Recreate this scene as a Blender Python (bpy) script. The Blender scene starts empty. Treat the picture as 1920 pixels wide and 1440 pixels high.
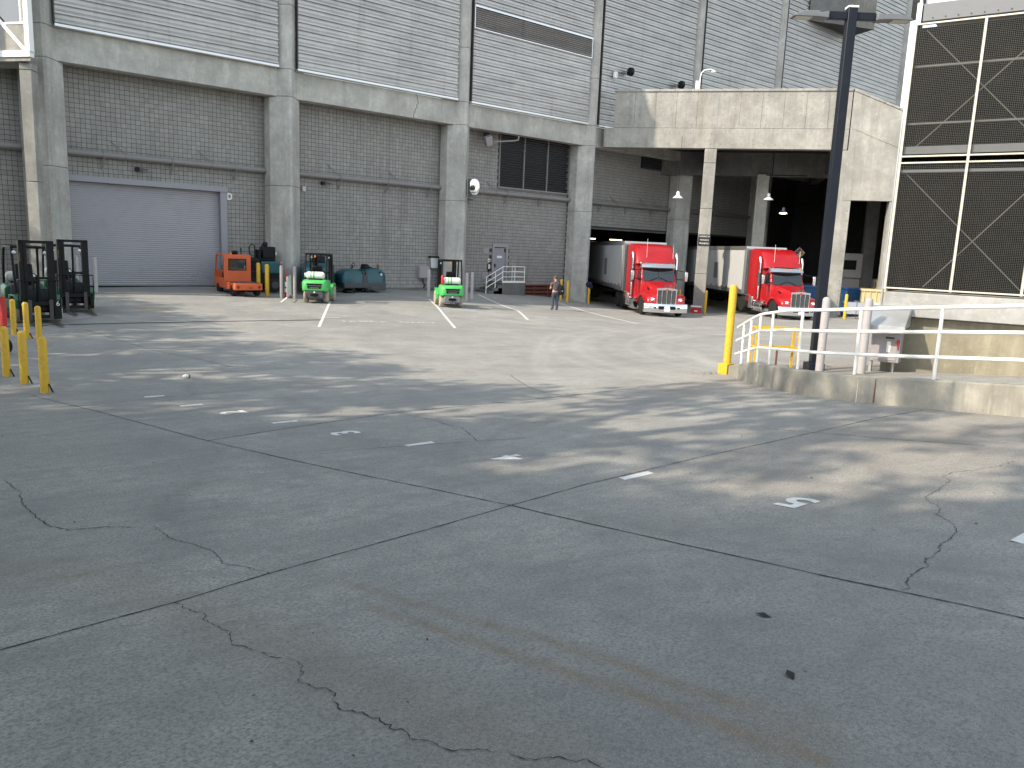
import bpy, bmesh, math, random
import numpy as np
from mathutils import Vector, Matrix

random.seed(11)
rng = np.random.default_rng(5)
scene = bpy.context.scene
COL = scene.collection
R = math.radians

# ------------------------------------------------------------------ camera, sky, sun, exposure
cam_d = bpy.data.cameras.new('camera')
cam_d.lens = 27.66; cam_d.sensor_width = 36; cam_d.clip_start = 0.05; cam_d.clip_end = 2000
cam = bpy.data.objects.new('camera', cam_d); COL.objects.link(cam)
_r = Vector((0.76792633, -0.63927397, 0.04022382)); _u = Vector((0.07872901, 0.15652087, 0.98453185)); _f = Vector((0.63568145, 0.75288114, -0.1705259))
cam.matrix_world = Matrix.Translation((0, 0, 3.5)) @ Matrix((_r, _u, -_f)).transposed().to_4x4()
scene.camera = cam

SUN_EL = R(38); SUN_H = Vector((-0.98, 0.2, 0)).normalized()
world = bpy.data.worlds.new('World'); scene.world = world; world.use_nodes = True
wn = world.node_tree.nodes; wl = world.node_tree.links
sky = wn.new('ShaderNodeTexSky'); sky.sky_type = 'NISHITA'; sky.sun_disc = False
sky.sun_elevation = SUN_EL; sky.sun_rotation = math.atan2(SUN_H.x, SUN_H.y)
sky.air_density = 1.0; sky.dust_density = 1.2; sky.ozone_density = 1.0
wn['Background'].inputs['Strength'].default_value = 0.15
hs = wn.new('ShaderNodeHueSaturation'); hs.inputs['Hue'].default_value = 0.474; hs.inputs['Saturation'].default_value = 0.46      # thin high haze whitens the sky
wl.new(sky.outputs[0], hs.inputs['Color']); wl.new(hs.outputs[0], wn['Background'].inputs['Color'])
sun_d = bpy.data.lights.new('sun', 'SUN'); sun_d.energy = 2.3; sun_d.angle = R(0.9); sun_d.color = (1.0, 0.88, 0.70)
sun = bpy.data.objects.new('sun', sun_d); COL.objects.link(sun)
_s = Vector((SUN_H.x * math.cos(SUN_EL), SUN_H.y * math.cos(SUN_EL), math.sin(SUN_EL)))
sun.rotation_euler = _s.to_track_quat('Z', 'Y').to_euler(); sun.location = _s * 60
vs = scene.view_settings; vs.view_transform = 'Standard'; vs.look = 'None'; vs.gamma = 1; vs.use_curve_mapping = False
vs.exposure = 1.38

# ------------------------------------------------------------------ helpers
class MB:
    """collects faces; build() links them as one mesh object"""
    def __init__(s): s.v = []; s.f = []; s.m = []; s.cur = 0
    def mat(s, i): s.cur = i; return s
    def add(s, vs, fs, M=None):
        o = len(s.v)
        if M is not None: vs = [tuple(M @ Vector(p)) for p in vs]
        s.v.extend(vs)
        for f in fs: s.f.append(tuple(i + o for i in f)); s.m.append(s.cur)
        return s
    def box(s, x0, x1, y0, y1, z0, z1, M=None):
        v = [(x0,y0,z0),(x1,y0,z0),(x1,y1,z0),(x0,y1,z0),(x0,y0,z1),(x1,y0,z1),(x1,y1,z1),(x0,y1,z1)]
        return s.add(v, [(0,3,2,1),(4,5,6,7),(0,1,5,4),(1,2,6,5),(2,3,7,6),(3,0,4,7)], M)
    def cbox(s, c, d, rot=(0,0,0)):
        from mathutils import Euler
        M = Matrix.Translation(c) @ Euler(rot).to_matrix().to_4x4()
        return s.box(-d[0]/2, d[0]/2, -d[1]/2, d[1]/2, -d[2]/2, d[2]/2, M)
    def bar(s, p0, p1, w, h=None, up=(0,0,1)):
        p0 = Vector(p0); p1 = Vector(p1); h = h or w; d = (p1 - p0); L = d.length; d.normalize()
        u = Vector(up)
        if abs(d.dot(u)) > 0.98: u = Vector((0,1,0))
        x = d.cross(u).normalized(); z = x.cross(d)
        M = Matrix((x, d, z)).transposed().to_4x4(); M.translation = p0
        return s.box(-w/2, w/2, 0, L, -h/2, h/2, M)
    def loft(s, rings, caps=True, closed=True):
        o = len(s.v); n = len(rings[0]); fs = []
        vs = [tuple(p) for r in rings for p in r]
        for i in range(len(rings)-1):
            for j in range(n if closed else n-1):
                a = i*n+j; b = i*n+(j+1) % n
                fs.append((a, b, b+n, a+n))
        if caps: fs.append(tuple(range(n))[::-1]); fs.append(tuple((len(rings)-1)*n + j for j in range(n)))
        return s.add(vs, fs)
    def tube(s, pts, r, n=8, caps=True):
        pts = [Vector(p) for p in pts]; rings = []; prev = None
        rr = r if isinstance(r, (list, tuple)) else [r]*len(pts)
        for i, p in enumerate(pts):
            d = (pts[min(i+1, len(pts)-1)] - pts[max(i-1, 0)]).normalized()
            if prev is None:
                u = Vector((0,0,1)) if abs(d.z) < 0.9 else Vector((1,0,0))
                x = d.cross(u).normalized()
            else: x = (prev - d*prev.dot(d)).normalized()
            prev = x; y = d.cross(x)
            rings.append([p + (x*math.cos(t) + y*math.sin(t))*rr[i] for t in [2*math.pi*k/n for k in range(n)]])
        return s.loft(rings, caps)
    def cyl(s, p0, p1, r0, r1=None, n=14): return s.tube([p0, p1], [r0, r0 if r1 is None else r1], n)
    def lathe(s, prof, n=20, c=(0,0,0), axis='z'):
        rings = []
        for r, h in prof:
            ring = []
            for k in range(n):
                t = 2*math.pi*k/n; a, b = r*math.cos(t), r*math.sin(t)
                p = (a, b, h) if axis == 'z' else ((h, a, b) if axis == 'x' else (a, h, b))
                ring.append((p[0]+c[0], p[1]+c[1], p[2]+c[2]))
            rings.append(ring)
        return s.loft(rings)
    def prism(s, poly, a0, a1, axis='z'):
        f = {'z': lambda p, a: (p[0], p[1], a), 'x': lambda p, a: (a, p[0], p[1]), 'y': lambda p, a: (p[0], a, p[1])}[axis]
        return s.loft([[f(p, a0) for p in poly], [f(p, a1) for p in poly]])
    def ball(s, c, r, nu=12, nv=8):
        if not isinstance(r, (tuple, list)): r = (r, r, r)
        rings = []
        for i in range(nv+1):
            a = -math.pi/2 + math.pi*i/nv; cr = max(math.cos(a), 0.02)
            rings.append([(c[0]+r[0]*cr*math.cos(2*math.pi*k/nu), c[1]+r[1]*cr*math.sin(2*math.pi*k/nu), c[2]+r[2]*math.sin(a)) for k in range(nu)])
        return s.loft(rings)
    def build(s, name, mat, parent=None, bevel=0, sharp=35, loc=None, seg=2, kind=None, normals=True):
        me = bpy.data.meshes.new(name); me.from_pydata(s.v, [], s.f)
        for m in (mat if isinstance(mat, (list, tuple)) else [mat]): me.materials.append(m)
        me.polygons.foreach_set('material_index', s.m)
        if normals:
            bm = bmesh.new(); bm.from_mesh(me); bmesh.ops.recalc_face_normals(bm, faces=bm.faces); bm.to_mesh(me); bm.free()
        me.polygons.foreach_set('use_smooth', [True]*len(me.polygons))
        me.set_sharp_from_angle(angle=R(sharp))
        o = bpy.data.objects.new(name, me); COL.objects.link(o)
        if parent: o.parent = parent
        if loc: o.location = loc
        if bevel:
            b = o.modifiers.new('bevel', 'BEVEL'); b.width = bevel; b.segments = seg; b.limit_method = 'ANGLE'; b.angle_limit = R(40)
        if kind: o['kind'] = kind
        return o

def tag(o, label, cat, group=None):
    o['label'] = label; o['category'] = cat
    if group: o['group'] = group
    return o
def thing(name, label, cat, loc=(0,0,0), rotz=0, group=None):
    o = bpy.data.objects.new(name, None); COL.objects.link(o); o.empty_display_size = 0.3
    o.location = loc; o.rotation_euler = (0,0,rotz)
    return tag(o, label, cat, group)
def dup(root, loc, rotz, label, group=None):
    def cp(o, par):
        c = o.copy(); COL.objects.link(c); c.parent = par
        for ch in o.children: cp(ch, c)
        return c
    r = cp(root, None); r.location = loc; r.rotation_euler = (0,0,rotz); r['label'] = label
    if group: r['group'] = group
    return r
def text_mesh(txt, size, name, mat, parent=None, extrude=0.0, align='CENTER', space=1.0, bold=0.0):
    cu = bpy.data.curves.new('txt', 'FONT'); cu.body = txt; cu.size = size; cu.extrude = extrude; cu.align_x = align; cu.align_y = 'CENTER'
    cu.space_character = space; cu.resolution_u = 3; cu.offset = bold
    t = bpy.data.objects.new('txt', cu); COL.objects.link(t)
    dg = bpy.context.evaluated_depsgraph_get(); dg.update()
    me = bpy.data.meshes.new_from_object(t.evaluated_get(dg)); me.name = name
    bpy.data.objects.remove(t); bpy.data.curves.remove(cu)
    me.materials.clear(); me.materials.append(mat)
    o = bpy.data.objects.new(name, me); COL.objects.link(o)
    if parent: o.parent = parent
    return o

# ------------------------------------------------------------------ materials
def newmat(name):
    m = bpy.data.materials.new(name); m.use_nodes = True
    nt = m.node_tree; return m, nt.nodes, nt.links, nt.nodes['Principled BSDF']
def N(nodes, t, **kw):
    n = nodes.new(t)
    for k, v in kw.items():
        if k in n.inputs: n.inputs[k].default_value = v
        else: setattr(n, k, v)
    return n
def noise(nodes, links, vec, scale, detail=4, rough=0.6, stretch=None):
    t = N(nodes, 'ShaderNodeTexNoise', Scale=scale, Detail=detail, Roughness=rough)
    if stretch:
        mp = N(nodes, 'ShaderNodeMapping'); mp.inputs['Scale'].default_value = stretch; links.new(vec, mp.inputs[0]); vec = mp.outputs[0]
    links.new(vec, t.inputs['Vector']); return t.outputs['Fac']
def ramp(nodes, links, fac, stops):
    r = nodes.new('ShaderNodeValToRGB'); e = r.color_ramp.elements
    while len(e) < len(stops): e.new(0.5)
    for i, (p, c) in enumerate(stops): e[i].position = p; e[i].color = (c, c, c, 1) if not isinstance(c, tuple) else (*c, 1)
    links.new(fac, r.inputs[0]); return r.outputs[0]
def mix(nodes, links, fac, a, b, mode='MIX'):
    m = nodes.new('ShaderNodeMix'); m.data_type = 'RGBA'; m.blend_type = mode
    for sock, v in ((m.inputs[0], fac), (m.inputs[6], a), (m.inputs[7], b)):
        if isinstance(v, (int, float)): sock.default_value = v
        elif isinstance(v, tuple): sock.default_value = (*v, 1)
        else: links.new(v, sock)
    return m.outputs[2]
def bump(nodes, links, bsdf, h, strength, dist=0.01):
    b = N(nodes, 'ShaderNodeBump', Strength=strength, Distance=dist); links.new(h, b.inputs['Height']); links.new(b.outputs[0], bsdf.inputs['Normal'])

def paint(name, col, rough=0.45, metal=0.0, var=0.12, scale=3.0, coat=0.0, bmp=0.0, dirt=0.0, dirtcol=(0.08,0.07,0.06), spec=0.5):
    m, n, l, b = newmat(name)
    tc = n.new('ShaderNodeTexCoord'); v = tc.outputs['Object']
    f = noise(n, l, v, scale, 5)
    lo = tuple(c*(1-var) for c in col); hi = tuple(min(1, c*(1+var)) for c in col)
    c = mix(n, l, f, lo, hi)
    if dirt:
        d = ramp(n, l, noise(n, l, v, scale*2.3, 6, 0.7), [(0.52, 0.0), (0.75, dirt)])
        c = mix(n, l, d, c, dirtcol)
    l.new(c, b.inputs['Base Color'])
    rr = N(n, 'ShaderNodeMapRange'); rr.inputs['To Min'].default_value = max(0.02, rough-0.08); rr.inputs['To Max'].default_value = min(1, rough+0.1)
    l.new(f, rr.inputs['Value']); l.new(rr.outputs[0], b.inputs['Roughness'])
    b.inputs['Metallic'].default_value = metal; b.inputs['Coat Weight'].default_value = coat; b.inputs['Coat Roughness'].default_value = 0.08
    b.inputs['Specular IOR Level'].default_value = spec
    if bmp: bump(n, l, b, noise(n, l, v, scale*12, 3), bmp, 0.004)
    return m

def concrete(name, base, warm=0.0, streak=0.35, blotch=0.3, spots=True, stain=(0.16,0.125,0.085), stain_amt=0.35):
    m, n, l, b = newmat(name)
    g = n.new('ShaderNodeNewGeometry'); v = g.outputs['Position']
    big = noise(n, l, v, 0.55, 5, 0.62); mid = noise(n, l, v, 2.6, 6, 0.65); fine = noise(n, l, v, 38, 4, 0.7)
    st = noise(n, l, v, 1.0, 5, 0.65, (2.4, 2.4, 0.22))
    c0 = tuple(base[i] for i in range(3))
    c = mix(n, l, ramp(n, l, big, [(0.36, 0.0), (0.64, 1.0)]), tuple(x*(1-blotch) for x in c0), tuple(x*(1+blotch*0.5) for x in c0))
    c = mix(n, l, ramp(n, l, mid, [(0.36, 0.6), (0.60, 0.0)]), c, tuple(x*0.70 for x in c0))
    c = mix(n, l, ramp(n, l, noise(n, l, v, 6.5, 6, 0.7), [(0.54, 0.0), (0.68, 0.5)]), c, tuple(min(1, x*1.25) for x in c0))
    c = mix(n, l, ramp(n, l, st, [(0.5, 0.0), (0.72, streak)]), c, tuple(x*0.45 for x in c0))
    st2 = noise(n, l, v, 1.0, 4, 0.6, (1.3, 1.3, 0.12))
    c = mix(n, l, ramp(n, l, st2, [(0.56, 0.0), (0.74, stain_amt)]), c, stain)
    st3 = noise(n, l, v, 1.0, 5, 0.7, (3.1, 3.1, 0.5))
    c = mix(n, l, ramp(n, l, st3, [(0.6, 0.0), (0.72, 0.4)]), c, tuple(min(1, x*1.45) for x in c0))
    c = mix(n, l, ramp(n, l, fine, [(0.3, 0.25), (0.55, 0.0)]), c, tuple(x*0.6 for x in c0))
    if spots:
        vo = N(n, 'ShaderNodeTexVoronoi', Scale=7.0); l.new(v, vo.inputs['Vector'])
        c = mix(n, l, ramp(n, l, vo.outputs['Distance'], [(0.03, 0.75), (0.07, 0.0)]), c, tuple(x*0.3 for x in c0))
    l.new(c, b.inputs['Base Color']); b.inputs['Roughness'].default_value = 0.88; b.inputs['Specular IOR Level'].default_value = 0.25
    bump(n, l, b, mix(n, l, 0.5, fine, mid), 0.35, 0.012)
    return m

def ground_mat():
    m, n, l, b = newmat('yard_concrete')
    g = n.new('ShaderNodeNewGeometry'); v = g.outputs['Position']
    big = noise(n, l, v, 0.16, 6, 0.6); mid = noise(n, l, v, 0.9, 7, 0.66); fine = noise(n, l, v, 55, 5, 0.75); grit = noise(n, l, v, 210, 2, 0.6)
    drag = noise(n, l, v, 1.0, 6, 0.65, (0.22, 1.7, 1.0))
    drag2 = noise(n, l, v, 1.0, 6, 0.65, (1.9, 0.25, 1.0))
    c = mix(n, l, ramp(n, l, big, [(0.36, 0.0), (0.64, 1.0)]), (0.285, 0.282, 0.268), (0.40, 0.388, 0.362))
    c = mix(n, l, ramp(n, l, mid, [(0.38, 0.7), (0.58, 0.0)]), c, (0.216, 0.212, 0.204))
    patch = noise(n, l, v, 4.5, 6, 0.7)
    c = mix(n, l, ramp(n, l, patch, [(0.36, 0.45), (0.52, 0.0)]), c, (0.198, 0.196, 0.190))
    c = mix(n, l, ramp(n, l, noise(n, l, v, 2.1, 5, 0.7), [(0.54, 0.0), (0.68, 0.5)]), c, (0.36, 0.355, 0.34))
    c = mix(n, l, ramp(n, l, drag, [(0.5, 0.0), (0.7, 0.42)]), c, (0.210, 0.204, 0.194))
    c = mix(n, l, ramp(n, l, drag2, [(0.56, 0.0), (0.74, 0.35)]), c, (0.40, 0.39, 0.365))
    rings = N(n, 'ShaderNodeTexWave', Scale=0.9, Distortion=9.0, Detail=4.0); rings.wave_type = 'RINGS'; l.new(v, rings.inputs['Vector'])
    c = mix(n, l, ramp(n, l, rings.outputs['Fac'], [(0.86, 0.0), (1.0, 0.16)]), c, (0.144, 0.142, 0.138))
    def attr(a): t = n.new('ShaderNodeAttribute'); t.attribute_name = a; return t.outputs['Fac']
    def mul(a, bb): t = n.new('ShaderNodeMath'); t.operation = 'MULTIPLY'; l.new(a, t.inputs[0]); (l.new(bb, t.inputs[1]) if not isinstance(bb, (int, float)) else setattr(t.inputs[1], 'default_value', bb)); return t.outputs[0]
    n2 = noise(n, l, v, 14, 6, 0.75)
    c = mix(n, l, mul(attr('brown'), ramp(n, l, n2, [(0.2, 0.5), (0.6, 1.0)])), c, (0.23, 0.145, 0.065))
    c = mix(n, l, mul(attr('tyre'), ramp(n, l, n2, [(0.3, 0.2), (0.65, 1.0)])), c, (0.085, 0.083, 0.082))
    c = mix(n, l, attr('pale'), c, (0.46, 0.45, 0.42))
    c = mix(n, l, mul(attr('ochre'), ramp(n, l, n2, [(0.35, 0.2), (0.6, 1.0)])), c, (0.42, 0.27, 0.07))
    c = mix(n, l, ramp(n, l, fine, [(0.38, 0.9), (0.56, 0.0)]), c, (0.156, 0.154, 0.150))
    c = mix(n, l, ramp(n, l, grit, [(0.56, 0.0), (0.72, 0.7)]), c, (0.52, 0.51, 0.49))
    vo = N(n, 'ShaderNodeTexVoronoi', Scale=2.3); l.new(v, vo.inputs['Vector'])
    c = mix(n, l, ramp(n, l, vo.outputs['Distance'], [(0.025, 0.6), (0.045, 0.0)]), c, (0.07, 0.066, 0.06))
    l.new(c, b.inputs['Base Color'])
    rr = ramp(n, l, mid, [(0.3, 0.7), (0.7, 0.9)]); l.new(rr, b.inputs['Roughness']); b.inputs['Specular IOR Level'].default_value = 0.3
    bump(n, l, b, mix(n, l, 0.4, fine, grit), 0.35, 0.006)
    return m

def block_mat(name, col, island):
    m, n, l, b = newmat(name)
    g = n.new('ShaderNodeNewGeometry'); v = g.outputs['Position']
    if island: rnd = g.outputs['Random Per Island']
    else: oi = n.new('ShaderNodeObjectInfo'); rnd = oi.outputs['Random']
    c = mix(n, l, rnd, tuple(x*0.90 for x in col), tuple(x*1.12 for x in col))
    c = mix(n, l, ramp(n, l, noise(n, l, v, 0.4, 5), [(0.35, 0.0), (0.7, 0.45)]), c, tuple(x*0.75 for x in col))
    c = mix(n, l, ramp(n, l, noise(n, l, v, 1.0, 5, 0.65, (1.6,1,0.18)), [(0.52, 0.0), (0.7, 0.45)]), c, tuple(x*0.55 for x in col))
    c = mix(n, l, ramp(n, l, noise(n, l, v, 1.1, 5, 0.7), [(0.58, 0.0), (0.72, 0.4)]), c, tuple(min(1,x*1.4) for x in col))
    c = mix(n, l, ramp(n, l, noise(n, l, v, 45, 4, 0.7), [(0.35, 0.4), (0.6, 0.0)]), c, tuple(x*0.55 for x in col))
    l.new(c, b.inputs['Base Color']); b.inputs['Roughness'].default_value = 0.92; b.inputs['Specular IOR Level'].default_value = 0.2
    bump(n, l, b, noise(n, l, v, 90, 3), 0.4, 0.006)
    return m

def glass(name, tint=(0.02,0.03,0.035), rough=0.03):
    m, n, l, b = newmat(name)
    b.inputs['Base Color'].default_value = (*tint, 1); b.inputs['Roughness'].default_value = rough; b.inputs['Specular IOR Level'].default_value = 0.9
    b.inputs['Coat Weight'].default_value = 0.6; b.inputs['Coat Roughness'].default_value = 0.02
    f = noise(n, l, n.new('ShaderNodeTexCoord').outputs['Object'], 4, 3); l.new(ramp(n, l, f, [(0.3, max(0, rough-0.02)), (0.7, rough+0.06)]), b.inputs['Roughness'])
    return m
def emit(name, col, s):
    m, n, l, b = newmat(name); b.inputs['Base Color'].default_value = (*col, 1); b.inputs['Emission Color'].default_value = (*col, 1); b.inputs['Emission Strength'].default_value = s
    return m

def siding_mat():
    m, n, l, b = newmat('siding_metal')
    g = n.new('ShaderNodeNewGeometry'); v = g.outputs['Position']; oi = n.new('ShaderNodeObjectInfo')
    c = mix(n, l, oi.outputs['Random'], (0.43,0.408,0.392), (0.475,0.452,0.436))
    c = mix(n, l, ramp(n, l, noise(n, l, v, 1.0, 5, 0.6, (0.35,1,2.2)), [(0.42, 0.0), (0.66, 0.55)]), c, (0.27,0.26,0.255))
    c = mix(n, l, ramp(n, l, noise(n, l, v, 1.0, 5, 0.7, (2.6,1,0.16)), [(0.56, 0.0), (0.72, 0.5)]), c, (0.20,0.175,0.155))
    c = mix(n, l, ramp(n, l, noise(n, l, v, 1.0, 3, 0.6, (0.5,1,5.0)), [(0.60, 0.0), (0.70, 0.35)]), c, (0.47,0.465,0.46))
    l.new(c, b.inputs['Base Color']); b.inputs['Metallic'].default_value = 0.45
    l.new(ramp(n, l, noise(n, l, v, 3, 4), [(0.3, 0.34), (0.7, 0.52)]), b.inputs['Roughness'])
    bump(n, l, b, noise(n, l, v, 1.6, 3), 0.25, 0.05)
    return m

M = {}
M['ground'] = ground_mat()
M['conc'] = concrete('building_concrete', (0.49, 0.475, 0.435))
M['conc_col'] = concrete('column_concrete', (0.46, 0.448, 0.415), streak=0.45, stain_amt=0.25)
M['conc_can'] = concrete('canopy_concrete', (0.345, 0.335, 0.305), streak=0.5, blotch=0.28, stain_amt=0.5, stain=(0.21,0.185,0.145))
M['conc_wall'] = concrete('low_wall_concrete', (0.36, 0.345, 0.30), streak=0.75, blotch=0.45, stain_amt=0.6, stain=(0.06,0.058,0.05))
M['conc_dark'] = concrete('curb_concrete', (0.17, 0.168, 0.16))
M['shade_conc'] = concrete('shade_darkened_concrete', (0.045, 0.044, 0.042))  # near-black concrete: the deep shade of the dock is put into the colour
M['conc_tan'] = concrete('tan_wall', (0.30, 0.272, 0.20), streak=0.5, stain_amt=0.4, stain=(0.5,0.47,0.38))
M['conc_pale'] = concrete('pale_pad', (0.36, 0.36, 0.35), streak=0.05, stain_amt=0.1)
M['block'] = block_mat('block_face', (0.325, 0.312, 0.292), False)
M['blockf'] = block_mat('block_field_face', (0.325, 0.312, 0.292), True)
M['mortar'] = paint('mortar', (0.045, 0.043, 0.04), 0.95, var=0.2)
M['siding'] = siding_mat()
M['flash'] = paint('flashing_metal', (0.72, 0.71, 0.72), 0.35, 0.5, var=0.06)
M['darktrim'] = paint('dark_trim', (0.06, 0.055, 0.055), 0.5, 0.2)
M['lav'] = paint('lavender_paint', (0.27, 0.263, 0.288), 0.5, 0.1, var=0.07, scale=0.7, dirt=0.15, dirtcol=(0.2,0.19,0.21))
M['lavdoor'] = paint('door_slats', (0.345, 0.335, 0.362), 0.45, 0.0, var=0.1, scale=0.6, dirt=0.3, dirtcol=(0.22,0.21,0.22))
M['mauve'] = paint('mauve_grey_paint', (0.30, 0.275, 0.285), 0.5, 0.0, var=0.06, dirt=0.12)
M['pipe'] = paint('pipe_paint', (0.22, 0.205, 0.20), 0.55, 0.0, var=0.08)
M['black'] = paint('black_paint', (0.006, 0.0065, 0.0075), 0.42, 0.0, var=0.4, scale=6, dirt=0.15, dirtcol=(0.05,0.047,0.043), spec=0.22)
M['navy'] = paint('pole_paint', (0.012, 0.015, 0.023), 0.4, 0.1, var=0.25, scale=1.2, dirt=0.15, spec=0.22)
M['rubber'] = paint('rubber', (0.018, 0.018, 0.018), 0.85, var=0.3, scale=8, dirt=0.5, dirtcol=(0.09,0.085,0.075), spec=0.22)
M['ptyre'] = paint('pale_tyre', (0.40, 0.355, 0.285), 0.9, var=0.2, scale=9, dirt=0.55, dirtcol=(0.13,0.11,0.09))
M['yellow'] = paint('safety_yellow', (0.64, 0.39, 0.022), 0.45, var=0.15, scale=5, dirt=0.55, dirtcol=(0.24,0.15,0.05))
M['greyb'] = paint('grey_bollard_paint', (0.37, 0.345, 0.345), 0.5, var=0.07, scale=3, dirt=0.2)
M['white'] = paint('white_paint', (0.78, 0.775, 0.75), 0.42, var=0.05, scale=3, dirt=0.15, dirtcol=(0.42,0.36,0.28))
M['linewhite'] = paint('line_paint', (0.66, 0.66, 0.65), 0.8, var=0.12, scale=9, dirt=0.75, dirtcol=(0.30,0.295,0.28))
M['worn'] = paint('worn_line_paint', (0.58, 0.575, 0.55), 0.85, var=0.12, scale=5, dirt=0.85, dirtcol=(0.31,0.30,0.285))
M['faded'] = paint('faded_line_paint', (0.52, 0.515, 0.49), 0.85, var=0.15, scale=6, dirt=0.95, dirtcol=(0.29,0.28,0.265))
M['joint'] = paint('joint_filler', (0.022, 0.021, 0.02), 0.9, var=0.4, scale=6)
M['crack'] = paint('crack_dark', (0.018, 0.017, 0.016), 0.95, var=0.3)
M['red'] = paint('truck_red', (0.33, 0.004, 0.008), 0.34, 0.0, var=0.10, scale=2.2, coat=0.35, dirt=0.22, dirtcol=(0.16,0.02,0.018))
M['chrome'] = paint('chrome', (0.82, 0.82, 0.84), 0.09, 1.0, var=0.04, scale=2)
M['alu'] = paint('aluminium', (0.62, 0.62, 0.63), 0.32, 0.9, var=0.08, dirt=0.2)
M['galv'] = paint('galvanised', (0.50, 0.515, 0.53), 0.42, 0.7, var=0.14, scale=5, dirt=0.2, dirtcol=(0.3,0.3,0.3))
M['trailer'] = paint('trailer_white', (0.46, 0.47, 0.47), 0.38, 0.0, var=0.05, scale=0.8, dirt=0.12, dirtcol=(0.4,0.4,0.4))
M['grille'] = paint('grille_mesh', (0.10, 0.10, 0.10), 0.4, 0.7, var=0.3, scale=30)
M['glass'] = glass('windscreen_glass', (0.010, 0.015, 0.019))
M['lens'] = paint('lamp_lens', (0.70, 0.74, 0.80), 0.12, 0.3, var=0.3, scale=14, coat=0.7)
M['amber'] = paint('amber_lens', (0.75, 0.20, 0.01), 0.25, coat=0.4)
M['redlens'] = paint('red_lens', (0.22, 0.01, 0.012), 0.25, coat=0.4)
M['green'] = paint('forklift_green', (0.065, 0.42, 0.10), 0.45, var=0.12, coat=0.1, scale=4, dirt=0.45, dirtcol=(0.06,0.2,0.07))
M['dgreen'] = paint('dark_green', (0.012, 0.12, 0.045), 0.4, var=0.12, coat=0.2, dirt=0.2)
M['dgrey'] = paint('dark_grey_paint', (0.055, 0.057, 0.062), 0.55, var=0.2, dirt=0.2, dirtcol=(0.14,0.13,0.12))
M['mgrey'] = paint('mid_grey_paint', (0.15, 0.155, 0.165), 0.55, var=0.12, dirt=0.2)
M['tank'] = paint('gas_tank_white', (0.70, 0.71, 0.68), 0.4, var=0.08, dirt=0.3, dirtcol=(0.4,0.38,0.33))
M['orange'] = paint('orange_paint', (0.58, 0.105, 0.028), 0.5, var=0.12, scale=3, dirt=0.35, dirtcol=(0.35,0.08,0.03))
M['teal'] = paint('teal_plastic', (0.008, 0.07, 0.088), 0.4, var=0.1, coat=0.15, dirt=0.12)
M['redp'] = paint('red_plastic', (0.50, 0.02, 0.02), 0.4, var=0.1)
M['fork'] = paint('fork_steel', (0.08, 0.075, 0.07), 0.5, 0.6, var=0.3, dirt=0.3, dirtcol=(0.14,0.09,0.06))
M['blue'] = paint('dumpster_blue', (0.015, 0.09, 0.24), 0.5, var=0.15, dirt=0.3)
M['beige'] = paint('dumpster_beige', (0.55, 0.44, 0.24), 0.5, var=0.08, dirt=0.2, dirtcol=(0.3,0.22,0.12))
M['cream'] = paint('cream_box', (0.55, 0.52, 0.44), 0.5, dirt=0.3, dirtcol=(0.3,0.2,0.12), scale=5)
M['mesh'] = paint('wire_mesh', (0.15, 0.15, 0.142), 0.55, 0.4, var=0.2, scale=5)
M['fill'] = paint('tower_fill', (0.004, 0.004, 0.0038), 0.85, var=0.6, scale=1.4, dirt=0.5, dirtcol=(0.03,0.026,0.018), spec=0.1)
M['rust'] = paint('rusty_steel', (0.16, 0.055, 0.035), 0.8, var=0.3, scale=6, dirt=0.5, dirtcol=(0.05,0.025,0.02))
M['bark'] = paint('bark', (0.10, 0.075, 0.055), 0.95, var=0.4, scale=8, bmp=0.6)
M['leaf'] = paint('leaf_green', (0.05, 0.095, 0.022), 0.55, var=0.4, scale=1.2)
M['skin'] = paint('skin', (0.52, 0.28, 0.20), 0.55, var=0.06)
M['hair'] = paint('hair', (0.10, 0.065, 0.04), 0.8, var=0.3, scale=30)
M['shirt'] = paint('shirt_cloth', (0.095, 0.077, 0.083), 0.9, var=0.12, scale=9, bmp=0.4)
M['jeans'] = paint('jeans_cloth', (0.05, 0.06, 0.08), 0.9, var=0.15, scale=9, bmp=0.4)
M['bag'] = paint('bag_cloth', (0.010, 0.011, 0.014), 0.8, var=0.3, scale=12, bmp=0.4, spec=0.22)
M['cloth'] = paint('dark_blue_cloth', (0.010, 0.017, 0.045), 0.95, var=0.3, scale=7, bmp=0.5)
M['sign'] = paint('sign_black', (0.012, 0.012, 0.014), 0.5)
M['wood'] = paint('plank_brown', (0.10, 0.045, 0.03), 0.8, var=0.3, scale=4)
M['tube_lit'] = emit('lit_tube', (1.0, 0.86, 0.55), 3.0)
M['lamp_lit'] = emit('lit_lamp', (1.0, 0.80, 0.50), 8.0)
M['headlit'] = emit('lit_headlamp', (0.9, 0.95, 1.0), 0.25)
M['mirror'] = paint('mirror', (0.92, 0.93, 0.95), 0.03, 1.0, var=0.01)

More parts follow.
